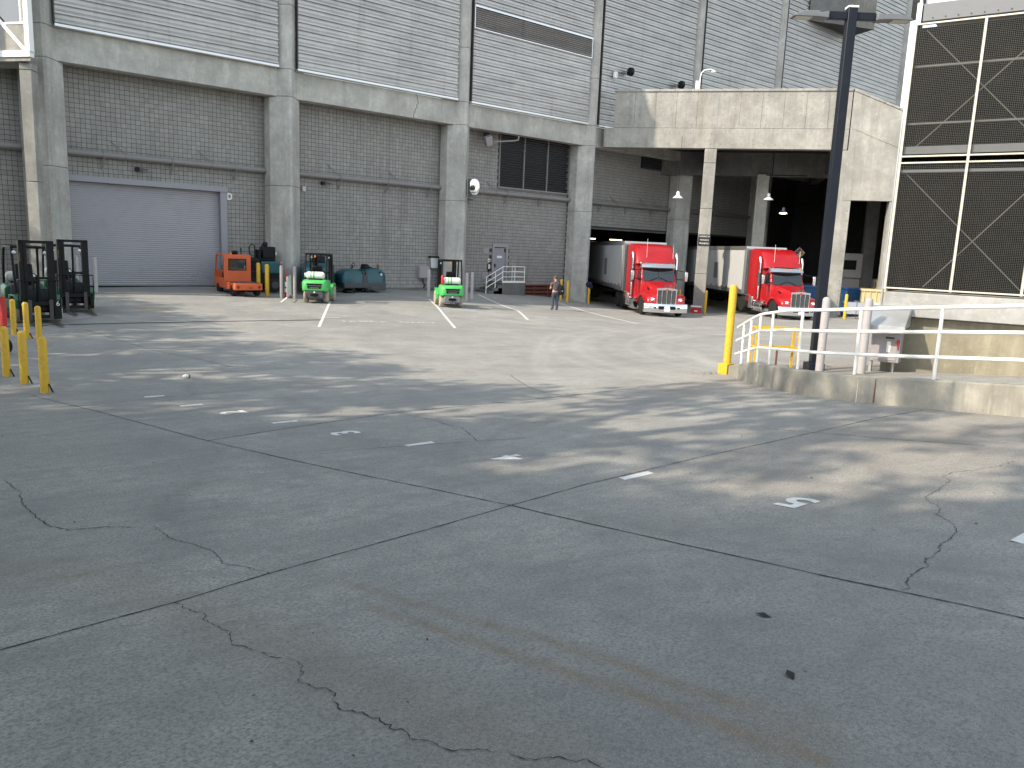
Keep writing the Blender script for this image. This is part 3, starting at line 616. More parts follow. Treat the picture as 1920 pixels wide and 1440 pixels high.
# ------------------------------------------------------------------ loading canopy (local x along its front, local y inwards)
CA = R(-53.13)
can = thing('loading_canopy', 'sunlit concrete canopy bridge with solid parapet over the loading docks', 'canopy', (39.2, 37.54, 0), CA)
MB().box(-.35, 14.80, 0, .7, 10.3, 11.54).build('beam', M['conc_can'], can, bevel=0.02)
for k in range(11):
    a = .25+k*1.326; MB().box(a+.006, a+1.320, .04, .36, 11.56, 13.80).build('parapet_panel', M['conc_can'], can, bevel=0.006)
for k in range(15):
    a = .2+k*.975; MB().box(a+.01, a+.965, -.03, .42, 13.80, 13.95).build('coping_stone', M['beige'] if False else M['conc_can'], can, bevel=0.015)
th = MB()
for k in range(11):
    a = .25+k*1.326
    for dx in (.30, 1.02):
        for z in (11.75, 12.35, 12.75, 13.15, 13.55): th.cyl((a+dx, .036, z), (a+dx, .06, z), .03, n=6)
    for dx in (.3, 1.0):
        for z in (10.55, 11.2): th.cyl((a+dx, -.004, z), (a+dx, .02, z), .028, n=6)
th.build('tie_hole', M['conc_dark'], can, kind='stuff')
sc_ = MB()
for z0, z1 in ((-.9, 2.28), (2.30, 6.50), (6.52, 9.38), (9.40, 10.29)): sc_.box(6.22, 6.98, .02, .80, z0, z1)
sc_.build('column', M['conc_can'], can, bevel=0.03)
MB().box(6.25, 6.95, .05, .77, -.5, 10.25).build('column_core', M['conc_dark'], can)
# pier and descending ramp wall at the right end
MB().prism([(14.86,7.27),(24,7.27),(24,10.0),(17.7,12.62),(14.86,13.78)], .0, .5, 'y').build('ramp_wall', M['conc_can'], can, bevel=0.01)
MB().prism([(15.05,11.55),(24,7.9),(24,8.0),(15.05,11.70)], -.025, .0, 'y').build('ramp_ledge', M['conc_can'], can)
for k in range(7):
    a = 14.88+k*.9; za = 13.80-(a-14.86)*.408; zb2 = za-.86*.408
    MB().prism([(a,za),(a+.86,zb2),(a+.86,zb2+.14),(a,za+.14)], -.04, .42, 'y').build('coping_stone', M['conc_can'], can, bevel=0.012)
MB().box(14.35, 15.35, .02, 1.1, -.8, 10.28).build('pier', M['conc_can'], can, bevel=0.03)
MB().box(14.80, 14.86, .02, .3, 10.28, 13.9).build('movement_joint', M['black'], can)
pt = MB()
for z in np.arange(.4, 7.2, .62):
    for dx in (14.5, 15.2): pt.cyl((dx,.016,z),(dx,.04,z),.035,n=6)
pt.build('tie_hole', M['conc_dark'], can, kind='stuff')
MB().box(17.6, 19.2, .05, .8, -.8, 7.26).box(19.2, 48, .05, .4, -.8, 12).build('side_wall_light_block', M['conc_can'], can)  # the long run is an unseen wall added to block light from the dock
# slab and downstand beams under it
sl = [(-.35,.65),(50,.65),(60,20),(60,82.5),(-.35,2.55)]
MB().prism(sl, 10.95, 11.2).build('slab', M['shade_conc'], can)
for a in (6.3, 14.6): MB().box(a, a+.6, .7, 16, 9.55, 10.94).build('soffit_beam', M['conc_dark'], can)  # darker concrete paints the dock shade into these downstand beams
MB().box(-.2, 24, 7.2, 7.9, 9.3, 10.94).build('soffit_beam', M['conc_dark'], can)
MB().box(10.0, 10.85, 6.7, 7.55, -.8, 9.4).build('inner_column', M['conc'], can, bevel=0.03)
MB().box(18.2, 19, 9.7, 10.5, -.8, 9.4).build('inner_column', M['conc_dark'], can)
MB().box(5, 34, 22, 22.4, -.8, 10.95).box(34, 34.4, .5, 22.4, -.8, 10.95).build('back_wall', M['shade_conc'], can)
MB().tube([(10.5,5.2,9.2),(13.2,5.2,9.2)], .04, 6).tube([(10.9,5.2,9.2),(10.9,5.2,10.9)], .03, 6).build('conduit', M['black'], can)
sg = thing('warning_sign', 'black sign with white lettering on the slim dock column', 'sign', (42.93, 32.56, 0), CA)
MB().box(0.02, .80, -.03, .0, 4.15, 4.86).build('plate', M['sign'], sg, bevel=0.004)
for i, tx in enumerate(('WASHING OF', 'VEHICLES IS', 'PROHIBITED')):
    o = text_mesh(tx, 0.125, 'lettering', M['white'], sg, 0.002); o.location = (.41, -.034, 4.73-.225*i); o.rotation_euler = (R(90),0,0); o.scale = (.86, 1.15, 1)
def pendant(x, y, z, lab, lit=False):
    t = thing('pendant_lamp', lab, 'lamp', (x, y, z), 0)
    MB().lathe([(.06,.42),(.10,.36),(.12,.22),(.10,.20),(.14,.17),(.34,.0),(.33,-.02),(.12,.12)], 18).build('lamp_shade', M['white'], t)
    MB().lathe([(.02,.02),(.28,.0),(.22,-.05),(.05,-.07)], 14).build('diffuser', M['lamp_lit'] if lit else M['lens'], t)
    MB().cyl((0,0,.42),(0,0,10.94-z),.012,n=5).build('cord', M['black'], t)
pendant(41.6, 33.4, 7.1, 'white pendant lamp hanging in front of the block wall near the first truck')
pendant(47.6, 30.6, 7.35, 'white pendant lamp hanging beside the pale inner column over the second truck')
pendant(54.4, 33.6, 6.9, 'small lit lamp glowing behind the pale inner column', True)
t = thing('hazard_diamond', 'square hazard placard hung as a diamond on the concrete wall behind the blue dumpster', 'sign', (57.2, 33.6, 4.0), CA)
MB().prism([(0,-.45),(.45,0),(0,.45),(-.45,0)], -.02, 0, 'y').build('plate', M['white'], t)
for col, dx, dz in (('redp',0,.2),('blue',-.2,0),('yellow',.2,0)): MB().prism([(dx,dz-.18),(dx+.18,dz),(dx,dz+.18),(dx-.18,dz)], -.024, -.021, 'y').build('field', M[col], t)
# gooseneck lamp and floodlights above the canopy
t = thing('gooseneck_lamp', 'small white gooseneck lamp standing on the canopy parapet', 'lamp', (42.55, 33.2, 13.95), CA)
MB().box(-.16,.06,-.06,.06,0,.5).build('box', M['white'], t, bevel=0.01)
MB().tube([(.1,0,0),(.1,0,.7),(.16,0,1.0),(.35,0,1.16),(.7,0,1.2),(.85,0,1.16)], .035, 8).build('arm', M['white'], t)
MB().lathe([(.02,.04),(.12,.0),(.14,-.12),(.02,-.16)], 12, (.9,0,1.12)).build('lamp_shade', M['white'], t)
for x, lab in ((40.9, 'black floodlight on the ribbed siding beside a small white box'), (46.25, 'black floodlight on the ribbed siding just above the parapet')):
    t = thing('floodlight', lab, 'light', (x, 37.95, 15.35), 0)
    MB().cyl((-.35,.0,0),(-.1,-.25,0),.04,n=8).build('arm', M['mgrey'], t)
    MB().lathe([(.05,-.16),(.26,-.1),(.28,.1),(.2,.18)], 14, (.1,-.3,0), 'x').build('head', M['black'], t)
t = thing('junction_box', 'small white box on the ribbed siding left of a floodlight', 'box', (39.85, 37.95, 14.8)); MB().box(-.13,.13,-.12,.05,0,.4).build('case', M['white'], t, bevel=0.02)
MB().box(-.03,.03,-.125,-.12,.1,.3).build('cover_plate', M['galv'], t)

# ------------------------------------------------------------------ white pavilion at the arena's corner
pv = thing('white_pavilion', 'white framed glazed pavilion jutting out at the corner of the arena', 'building', (5.95, 36.3, 9.95), R(-53.13))
MB().box(-.22,0,-.0,.22,.12,8).build('post', M['white'], pv, bevel=0.01)
MB().box(-5,-.0,-.03,.2,-.02,.22).build('sill_beam', M['white'], pv, bevel=0.01)
MB().prism([(-5,.02),(-.02,.02),(-1.6,1.25),(-5,1.25)], -.16, -.03).build('floor_slab', M['conc_can'], pv)
MB().box(-5,-.23,.05,.12,.2,1.18).build('panel', M['conc_can'], pv)
MB().bar((-.2,.02,.2),(-1.5,.02,1.5),.14,.05,(0,1,0)).build('brace', M['white'], pv)
MB().box(-5,-.23,.03,.16,1.18,1.26).box(-.42,-.36,.04,.14,1.26,4).build('window_frame', M['white'], pv)
MB().box(-5,-.42,.08,.12,1.26,4).build('pane', M['glass'], pv)
MB().prism([(-.02,.2),(-1.55,1.35),(-1.60,1.30),(-.07,.15)], .1, 8).build('side_panel', M['white'], pv)
t = thing('concrete_pier', 'slim sunlit concrete pier under the white pavilion beside the first column', 'pier', (5.95, 36.95, 0), R(-35))
for a, b in ((.2, 5.3), (5.32, 9.5), (9.52, 9.77)): MB().box(-.22,.22,-.22,.3,a,b).build('shaft', M['conc_can'], t, bevel=0.02)

# ------------------------------------------------------------------ screened cooling tower on the right (local x along the face)
ct = thing('cooling_tower', 'wire-mesh screened cooling tower in a galvanised frame on a concrete base', 'tower', (18.16, 8.44, 0), R(-74.2))
L_ = 4.6
MB().box(.05, L_, .25, 3, .2, 2.30).build('base_wall', M['conc_tan'], ct, bevel=0.02)
MB().prism([(.0,2.32),(.0,2.86),(.35,2.90),(3,2.90),(3,2.32)], 0.0, L_, 'x').build('ledge', M['conc_pale'], ct, bevel=0.02)
MB().box(.04, L_, .30, 3, 2.9, 8.6).box(.02,.04,.06,3,2.9,8.6).build('fill_pack', M['fill'], ct)
ff_ = MB()
for k in range(60): ff_.box(.08+k*.075, .10+k*.075, .22+.05*random.random(), .31, 2.95, 8.55)
ff_.build('fill_sheet', M['fill'], ct, kind='stuff')
for x in (0, 1.32, 2.64, 3.96): MB().box(x-.025, x+.025, -.03, .03, 2.92, 8.62).build('post', M['cream'], ct)
for z in (2.95, 5.70, 5.84, 8.60): MB().box(0, L_, -.035, .045, z-.016, z+.016).build('rail', M['cream'], ct)
for z in (6.55, 7.75): MB().box(.02, L_, .10, .14, z-.018, z+.018).build('inner_rail', M['mesh'], ct)
MB().box(.02, L_, .06, .16, 5.9, 6.06).box(.02, L_, .06, .14, 5.50, 5.56).build('inner_beam', M['mgrey'], ct)
for (x0, z0, x1, z1) in ((.2,8.5,2.64,6.0),(.2,6.0,2.64,8.5),(.12,5.5,2.64,3.0),(.75,3.0,2.64,5.3),(2.64,8.5,4.6,6.4),(2.64,3.0,4.6,5.4)): MB().cyl((x0,.14,z0),(x1,.14,z1),.012,n=6).build('brace_rod', M['mesh'], ct)
for z0, z1 in ((2.98, 5.67), (5.87, 8.57)):
    wm = MB()
    for x in np.arange(.05, L_, .036): wm.box(x-.0014, x+.0014, .0, .004, z0, z1)
    for z in np.arange(z0+.02, z1, .036): wm.box(.03, L_, .004, .008, z-.0014, z+.0014)
    wm.build('wire_mesh', M['mesh'], ct, kind='stuff', normals=False)
MB().box(.1, L_, .02, .3, 8.66, 9.02).build('top_panel', M['mgrey'], ct, bevel=0.01)
tb = MB()
for k in range(18): tb.cyl((.3+k*.24,.018,8.72),(.3+k*.24,.0,8.72),.013,n=6)
tb.build('bolts', M['dgrey'], ct, kind='stuff')
MB().box(-.02,.08,-.02,.3,8.6,9.04).build('corner_post', M['galv'], ct)
MB().box(.1, L_, .35, 3, 9.08, 9.9).build('fan_deck', M['mgrey'], ct); MB().box(.1, L_, .25, .45, 9.04, 9.16).build('deck_edge', M['galv'], ct)
MB().cyl((.03,.1,9.0),(.03,.1,10.2),.03,n=8).cyl((1.6,.05,8.9),(1.6,.05,10.2),.03,n=8).build('handrail_post', M['white'], ct)
MB().tube([(-.06,.1,2.0),(-.06,.1,6.6),(-.05,.14,6.9),(0,.2,7.0)], .028, 8).build('drain_pipe', M['galv'], ct)
hd = thing('metal_hood', 'galvanised sheet metal hood jutting from the tower corner above the switch box', 'hood', (18.16, 8.44, 0), R(-74.2))
MB().prism([(-.75,2.13),(-.1,2.55),(.0,2.55),(.0,2.10),(-.75,2.08)], -.30, .62, 'x').build('sheet', M['galv'], hd, bevel=0.01)
MB().box(-.30,.62,-.76,-.74,2.02,2.13).build('lip', M['galv'], hd)
eb = thing('switch_box', 'pinkish grey electrical switch box with a red handle under the metal hood', 'electrical box', (18.16, 8.44, 0), R(-74.2))
MB().box(-.10,.52,-.34,.02,1.28,1.98).build('case', M['mauve'], eb, bevel=0.02)
MB().box(-.02,.46,-.355,-.34,1.33,1.93).build('cover_door', M['mauve'], eb, bevel=0.01)
MB().box(.44,.50,-.40,-.35,1.74,1.80).cyl((.47,-.37,1.6),(.47,-.37,1.76),.015,n=6).build('handle', M['redp'], eb)
MB().box(.20,.38,-.359,-.356,1.82,1.86).build('name_plate', M['sign'], eb); MB().box(.24,.32,-.359,-.356,1.52,1.76).build('label', M['white'], eb)
MB().tube([(.38,-.15,1.28),(.38,-.15,1.0),(.44,-.12,.9),(.6,.0,.85)], .03, 8).build('conduit', M['galv'], eb); MB().box(-.12,-.06,-.2,-.05,.7,2.0).build('strut', M['galv'], eb)

# ------------------------------------------------------------------ low wall with railing on the right
LW = [(14.97,10.24),(14.13,9.28),(13.28,8.12),(12.68,7.16),(12.3,6.35),(12.10,5.47),(11.98,4.67),(11.93,3.99),(11.92,3.2),(11.9,1.5),(11.9,-1.5),(11.9,-6)]
def smoothline(pts, k=6):
    P = [Vector((a,b,0)) for a, b in pts]; out = []
    for i in range(len(P)-1):
        p0 = P[max(i-1,0)]; p1 = P[i]; p2 = P[i+1]; p3 = P[min(i+2,len(P)-1)]
        for j in range(k):
            t = j/k; out.append(0.5*((2*p1)+(p2-p0)*t+(2*p0-5*p1+4*p2-p3)*t*t+(3*p1-p0-3*p2+p3)*t**3))
    out.append(P[-1]); return out
LP = smoothline(LW)
LN = [];
for i in range(len(LP)):
    d = (LP[min(i+1,len(LP)-1)]-LP[max(i-1,0)]).normalized(); LN.append(Vector((-d.y, d.x, 0)))   # towards the far side
cum = [0]
for a, b in zip(LP[:-1], LP[1:]): cum.append(cum[-1]+(b-a).length)
def wtop(i): return G(LP[i].x, LP[i].y) + 0.20 + 0.23*min(1, cum[i]/1.6)
lw = thing('retaining_wall', 'low stained concrete retaining wall curving along the ramp', 'wall', (0,0,0))
m = MB(); rings = []
for i, p in enumerate(LP):
    q = p+LN[i]*.26; zt = wtop(i); zb = min(G(p.x,p.y), G(q.x,q.y))-.3
    rings.append([(p.x,p.y,zb),(q.x,q.y,zb),(q.x,q.y,zt),(p.x,p.y,zt)])
m.loft(rings); m.build('wall_body', M['conc_wall'], lw, bevel=0.02)
rs = MB()
def wall_strip(c0, w, z0, z1, mat, nm):
    i = min(range(len(cum)), key=lambda k: abs(cum[k]-c0)); p = LP[i]; d = (LP[i+1]-LP[i]).normalized(); nn = -LN[i]*.004; g = G(p.x,p.y)
    a = p+nn; b = p+d*w+nn
    MB().add([(a.x,a.y,g+z0),(b.x,b.y,g+z0),(b.x-d.x*w*.3,b.y-d.y*w*.3,g+z1),(a.x+d.x*w*.3,a.y+d.y*w*.3,g+z1)], [(0,1,2,3)]).build(nm, mat, lw)
wall_strip(5.45, .03, .02, .40, M['rust'], 'rust_stain'); wall_strip(5.15, .010, .0, .36, M['white'], 'paint_drip')
rl = thing('white_railing', 'white painted pipe railing with three rails curving on the low wall', 'railing', (0,0,0))
def lookup(c):
    i = max(k for k in range(len(cum)) if cum[k] <= c) if c > 0 else 0
    i = min(i, len(LP)-2); t = (c-cum[i])/(cum[i+1]-cum[i]); p = LP[i].lerp(LP[i+1], t)+LN[i]*.13
    return Vector((p.x, p.y, wtop(i)*(1-t)+wtop(i+1)*t))
RH = lambda c: 1.06 if c > 2.9 else 0.86+0.20*c/2.9
for c in (.55, 1.08, 1.62, 2.25, 3.45, 5.0, 6.35, 7.9, 9.4, 11, 13):
    p = lookup(c); MB().cyl((p.x,p.y,p.z-.02),(p.x,p.y,p.z+RH(c)),.026,n=12).build('post', M['white'], rl)
for hgt in (1.0, .66, .31):
    pts = [lookup(c)+Vector((0,0,RH(c)*hgt)) for c in np.linspace(.02, 13.2, 60)]
    MB().tube(pts, .029, 10).build('rail', M['white'], rl)
yp = thing('yellow_post', 'tall thick yellow post at the end of the white railing', 'post', (15.08, 10.36, G(15.08,10.36)))
MB().lathe([(.085,-.1),(.085,1.95),(.07,1.99),(.02,2.0)], 18, (.0,.0,0)).build('shaft', M['yellow'], yp)
MB().box(-.16,.10,-.12,.12,-.05,.24).build('foot_block', M['yellow'], yp, bevel=0.01)
wd = MB()
for k in range(70):
    x = 14.8+random.gauss(-.1,.16); y = 10.45+random.gauss(.05,.14); z = G(x,y); a = random.uniform(0,6.28); h = random.uniform(.02,.07)
    wd.add([(x,y,z),(x+.02*math.cos(a),y+.02*math.sin(a),z+h*.6),(x+.045*math.cos(a),y+.045*math.sin(a),z+h)], [(0,1,2)])
tag(wd.build('weeds', M['leaf'], None, kind='stuff'), 'small patch of weeds at the foot of the tall yellow post', 'weeds')
# light pole
lp = thing('light_pole', 'tall dark square lamp post with two flat lamp heads', 'lamp post', (17.28, 9.48, G(17.28,9.48)), R(-40))
MB().box(-.10,.10,-.10,.10,.0,8.0).build('pole', M['navy'], lp, bevel=0.012)
MB().box(-.19,.19,-.19,.19,-.2,.18).build('base', M['navy'], lp, bevel=0.015)
MB().box(-.11,.11,-.11,.11,8.0,8.04).build('cap', M['white'], lp)
MB().box(-.52,-.10,-.06,.06,7.76,7.92).box(.10,.52,-.06,.06,7.76,7.92).build('arm', M['navy'], lp, bevel=0.01)
for s_ in (-1, 1):
    h = MB().prism([(s_*.53,7.75),(s_*.53,7.90),(s_*.70,7.86),(s_*.76,7.90),(s_*1.05,7.89),(s_*1.30,7.80),(s_*1.29,7.77),(s_*.76,7.77)], -.15, .15, 'y').build('lamp_head', M['mgrey'], lp, bevel=0.012)
    MB().box(min(s_*.88,s_*1.24),max(s_*.88,s_*1.24),-.12,.12,7.757,7.768).build('lens', M['cream'], h)
# bollards
def bollard(x, y, hgt, r, mat, label, group, foot=False, name='bollard'):
    z = G(x, y); t = thing(name, label, 'bollard', (x, y, z), 0, group)
    MB().lathe([(r,-.2),(r,hgt-r*.9),(r*.92,hgt-r*.5),(r*.6,hgt-r*.12),(r*.08,hgt)], 18).build('shaft', mat, t)
    if foot: MB().bar((r*.8,-.04,.15),(r*.8+.05,-.08,.01),.03,.012).build('foot_bracket', M['black'], t)
    else: MB().lathe([(r+.03,-.02),(r+.03,.006),(r+.002,.012)], 14).build('grout_collar', M['conc_dark'], t)
for x, y, lab in ((2.08,16.88,'short yellow bollard on the pale pad, end of its row towards the forklifts'),(2.22,15.93,'short yellow bollard in the middle of the row of three on the pale pad'),(2.35,14.84,'short yellow bollard on the pale pad, end of its row at the long slab joint')): bollard(x, y, .94, .068, M['yellow'], lab, 'yellow bollards on the pale pad', True)
for x, y, lab in ((2.94,24.21,'short yellow bollard half hidden behind the red hand cart'),(3.17,23.9,'short yellow bollard closest to the front wheel of the numbered forklift'),(3.31,22.89,'short yellow bollard second from the yard end of the row by the numbered forklift'),(3.39,21.71,'short yellow bollard at the yard end of the row by the numbered forklift')): bollard(x, y, .92, .068, M['yellow'], lab, 'yellow bollards by the dark forklifts', True)
bollard(14.86,36.53,1.5,.095,M['yellow'],'yellow bollard behind the flat bed of the orange cart','bollards around the second column'); bollard(14.86,35.51,1.5,.095,M['yellow'],'yellow bollard between the orange cart and the grey bollards','bollards around the second column')
for x, y, lab in ((15.24,34.79,'grey bollard with a small red cup on top'),(15.81,34.61,'grey bollard between the crowd barrier and the bright green forklift'),(17.9,36.9,'grey bollard against the larger teal sweeper behind the green forklift')): bollard(x, y, 1.5, .075, M['greyb'], lab, 'bollards around the second column')
for x, y, lab in ((23.5,35.0,'grey bollard between the electrical cabinet and the green forklift'),(24.89,33.5,'grey bollard touching the right side of the green forklift'),(26.0,34.51,'grey bollard between the green forklift and the stair')): bollard(x, y, 1.5, .085, M['greyb'], lab, 'bollards around the third column')
for x, y in ((7.3,37.0),(7.9,36.6),(6.0,36.2)): bollard(x, y, 1.5, .075, M['greyb'], 'grey bollard at the first column behind the dark forklifts', 'bollards around the first column')
for x, y, lab in ((34.64,36.58,'yellow bollard half hidden behind the standing person'),(34.21,35.53,'yellow bollard against the left face of the dock corner column'),(36.86,36.28,'yellow bollard with a dark blue cloth hung over it')): bollard(x, y, 1.36, .085, M['yellow'], lab, 'yellow bollards at the dock columns')
for x, y, lab in ((41.9,32.9,'yellow bollard on the left of the slim column with the black sign'),(42.6,31.3,'yellow bollard next to the red cooler')): bollard(x, y, 1.5, .09, M['yellow'], lab, 'yellow bollards at the dock columns')
bollard(45.6,23.4,1.5,.09,M['yellow'],'yellow bollard beside the right hand canopy pier','yellow bollards at the dock columns')
bollard(16.76,9.05,1.72,.09,M['greyb'],'thick grey bollard right beside the tall lamp post','grey bollards behind the white railing'); bollard(17.19,8.3,1.70,.09,M['greyb'],'thick grey bollard in front of the metal hood','grey bollards behind the white railing')
t = thing('cloth', 'dark blue cloth hanging over the top of a yellow bollard', 'cloth', (36.86, 36.28, G(36.86,36.28)+.85))
cm = MB()
for k in range(3): cm.loft([[(.17*math.cos(a)*(1+.25*math.sin(3*a+k)), .17*math.sin(a)*(1+.2*math.cos(4*a)), .56-.28*j+.05*math.sin(5*a)) for a in np.linspace(0, 5.9, 10)] for j in range(2)] if k == 0 else [[(.13*math.cos(a), .13*math.sin(a), .57+.02*k) for a in np.linspace(0, 5.9, 10)] for j in range(2)])
cm.ball((-.08,0,.42), (.2,.18,.18), 10, 7); cm.ball((.08,-.03,.28), (.17,.16,.2), 10, 7); cm.build('folds', M['cloth'], t)
# yellow rack
yr = thing('yellow_rack', 'empty yellow angle-iron rack standing behind the white railing', 'rack', (16.95, 10.35, G(16.95,10.35)), R(-42))
for x in (-.5, .5):
    for y in (-.22, .22): MB().box(x-.025, x+.025, y-.025, y+.025, 0, 1.0).build('leg', M['yellow'], yr)
for z in (.98, .52):
    for y in (-.22, .22): MB().box(-.5,.5,y-.02,y+.02,z-.02,z+.02).build('cross_bar', M['yellow'], yr)
    for x in (-.5, .5): MB().box(x-.02,x+.02,-.22,.22,z-.018,z+.018).build('cross_bar', M['yellow'], yr)
MB().box(-.02,.02,-.24,-.2,.0,.52).build('centre_leg', M['rust'], yr)
# ------------------------------------------------------------------ small fixtures on the arena wall
t = thing('electrical_box', 'mauve grey electrical cabinet on the block wall left of the mirror column', 'electrical box', (25.95, YW, 1.53))
MB().box(-.36,.36,-.32,0,0,.72).build('case', M['mauve'], t, bevel=0.015); MB().box(-.31,.31,-.335,-.32,.05,.67).build('cover_door', M['mauve'], t, bevel=0.01); MB().tube([(.0,-.12,0),(.02,-.12,-.25),(.2,-.1,-.4),(.1,-.05,-.6)], .03, 6).build('cable', M['black'], t)
t = thing('meter_box', 'pale grey steel box with dark top just left of the mirror column', 'electrical box', (26.65, YW, 2.12))
MB().box(-.26,.26,-.3,0,0,.62).build('case', M['galv'], t, bevel=0.02); MB().box(-.28,.28,-.34,0,.60,.70).build('top', M['black'], t)
for nm, lab, x, z, w, h, mt in (('access_panel','square flush access panel above and left of the personnel door',30.67,3.06,.24,.35,'mauve'),('vent_cover','grey cover plate low on the wall beside the stair rail',30.65,1.48,.24,.45,'mauve')):
    t = thing(nm, lab, 'panel', (x, YW, z)); MB().box(-w,w,-.05,0,0,h).build('plate', M[mt], t, bevel=0.008); MB().cyl((w*.7,-.06,h*.5),(w*.7,-.05,h*.5),.015,n=8).build('screw', M['dgrey'], t)
t = thing('card_reader', 'black and white call box beside the personnel door', 'call box', (30.9, YW, 2.05))
MB().box(-.07,.07,-.09,0,.0,.42).build('case', M['black'], t, bevel=0.01); MB().box(-.05,.05,-.10,-.09,.08,.38).build('face_plate', M['white'], t); MB().box(-.06,.06,-.07,0,.5,.72).build('notice', M['white'], t); MB().box(-.06,.06,-.075,-.07,.57,.61).build('notice_bar', M['black'], t); MB().box(-.03,.03,-.05,0,-.15,0).build('conduit', M['black'], t)
for x, z, lab in ((10.45,6.32,'small black camera under the pipe above the roller door'),(19.6,6.45,'small black camera under the pipe above the green forklift'),(29.0,6.25,'small black camera under the pipe right of the convex mirror')):
    t = thing('wall_camera', lab, 'camera', (x, YW-.05, z)); MB().box(-.12,.02,-.18,.05,-.09,.09).build('mount', M['black'], t); MB().prism([(.02,-.06),(.38,-.005),(.38,.03),(.02,.07)], -.2, -.08, 'y').build('visor', M['dgrey'], t)
t = thing('wall_light', 'small cream coloured box light on the block wall right of the second column', 'light', (18.5, YW, 5.95)); MB().box(-.1,.1,-.12,0,0,.26).build('case', M['cream'], t, bevel=0.02); MB().box(-.07,.07,-.13,-.12,.04,.2).build('lens', M['cream'], t)
t = thing('loudspeaker', 'grey loudspeaker box on a bracket pipe under the concrete beam', 'loudspeaker', (30.05, 38.75, 9.75), R(-20))
MB().cbox((0,-.1,0), (.42,.35,.55), (R(25),R(-20),0)).build('case', M['mauve'], t, bevel=0.02); MB().tube([(.2,0,-.05),(1.7,.05,.15),(1.95,.05,.22),(1.98,.05,.45)], .05, 8).build('pipe_arm', M['pipe'], t); MB().box(-.2,.1,.05,.3,.1,.5).build('bracket', M['black'], t)
t = thing('convex_mirror', 'tall rounded convex traffic mirror on a concrete column', 'mirror', (28.25, 37.55, 6.45), R(-38))
rg = []
for j in range(9):
    u = j/8*math.pi/2; k = math.cos(u); rg.append([(.28*k*math.cos(a), -.045*math.sin(u), .43+(.47*k)*math.copysign(abs(math.sin(a))**.65, math.sin(a))) for a in np.linspace(0, 2*math.pi, 25)[:-1]])
MB().loft(rg).build('mirror_face', M['mirror'], t, sharp=80); MB().loft([[(x*1.05,y+.01,.43+(z-.43)*1.03) for x,y,z in rg[0]],[(x*1.05,y+.05,.43+(z-.43)*1.03) for x,y,z in rg[0]]]).build('rim', M['black'], t)
MB().bar((0,.05,.2),(-.25,.35,-.05),.04).bar((0,.05,.6),(-.3,.35,.6),.04).box(-.38,-.3,.1,.5,-.1,.9).build('bracket', M['dgrey'], t)
# stairs
stz = G(31, 38.3)
st = thing('dock_stair', 'low concrete stair and landing at the grey personnel door', 'stair', (0,0,0))
MB().box(31.0,32.85,38.0,39.36,stz-.3,1.34).build('landing', M['conc_dark'], st, bevel=0.015)
for k in range(3): MB().box(29.95+.36*k,30.99,38.02,39.34,stz-.3,stz+.02+(k+1)*(1.34-stz)/4).build('step', M['conc_dark'], st, bevel=0.01)
sr = thing('stair_railing', 'white pipe railing around the small stair landing', 'railing', (0,0,0))
for x, y, z0 in ((29.75,38.06,stz),(30.45,38.06,stz),(31.02,38.06,1.34),(32.80,38.06,1.34),(32.80,39.3,1.34),(32.0,38.06,1.34)): MB().cyl((x,y,z0),(x,y,z0+(1.0 if z0 > 1 else 1.02+(x-29.75)*.55)),.024,n=8).build('post', M['white'], sr)
for h in (1.0,.68,.36): MB().tube([(31.02,38.06,1.34+h),(32.80,38.06,1.34+h),(32.80,39.3,1.34+h)], .022, 8).build('rail', M['white'], sr)
for h in (1.02,.70,.38): MB().tube([(29.75,38.06,stz+h),(31.02,38.06,1.34+h-.05)], .022, 8).build('rail', M['white'], sr)
MB().box(31.0,32.84,38.03,38.05,1.34,1.46).build('kick_plate', M['white'], sr)
rb = thing('rusty_beams', 'rusty brown steel beams stacked against the wall right of the stair', 'beams', (0,0,0))
for k, z in enumerate((.28,.52,.76)):
    zz = G(34.6,38.9)+z-.28; MB().box(33.2,36.4,38.7,39.3,zz,zz+.05).box(33.2,36.4,38.97,39.03,zz+.05,zz+.17).box(33.2,36.4,38.7,39.3,zz+.17,zz+.22).build('beam', M['rust'], rb)
for x in (34.2,35.4): MB().box(x-.03,x+.03,38.66,38.69,G(34.6,38.9)-.1,G(34.6,38.9)+.72).build('strap', M['rust'], rb)

# ------------------------------------------------------------------ vehicles
def wheel(parent, x, y, r, w, tyre=None, rim=None, bolt=True):
    tyre = tyre or M['rubber']; rim = rim or M['alu']
    c = (x, y, r); s_ = 1 if x > 0 else -1
    o = MB().lathe([(r*.62,-w/2),(r*.9,-w/2),(r*.985,-w*.38),(r,-w*.2),(r,w*.2),(r*.985,w*.38),(r*.9,w/2),(r*.62,w/2)], 28, c, 'x').build('tyre', tyre, parent)
    rm = MB().lathe([(r*.63,-w*.46),(r*.55,-w*.40),(r*.42,-w*.12*s_-.02),(r*.2,w*.1*s_),(.02,w*.14*s_)], 20, c, 'x').lathe([(.02,w*.40),(r*.2,w*.40),(r*.22,w*.2),(r*.5,w*.1),(r*.63,w*.46)], 20, c, 'x')
    if bolt:
        for k in range(8): a = k*math.pi/4; rm.cyl((x+s_*w*.1,y+r*.33*math.cos(a),r+r*.33*math.sin(a)),(x+s_*w*.36,y+r*.33*math.cos(a),r+r*.33*math.sin(a)),r*.035,n=6)
    rm.build('rim', rim, o)
    return o
TR = R(-35.2)
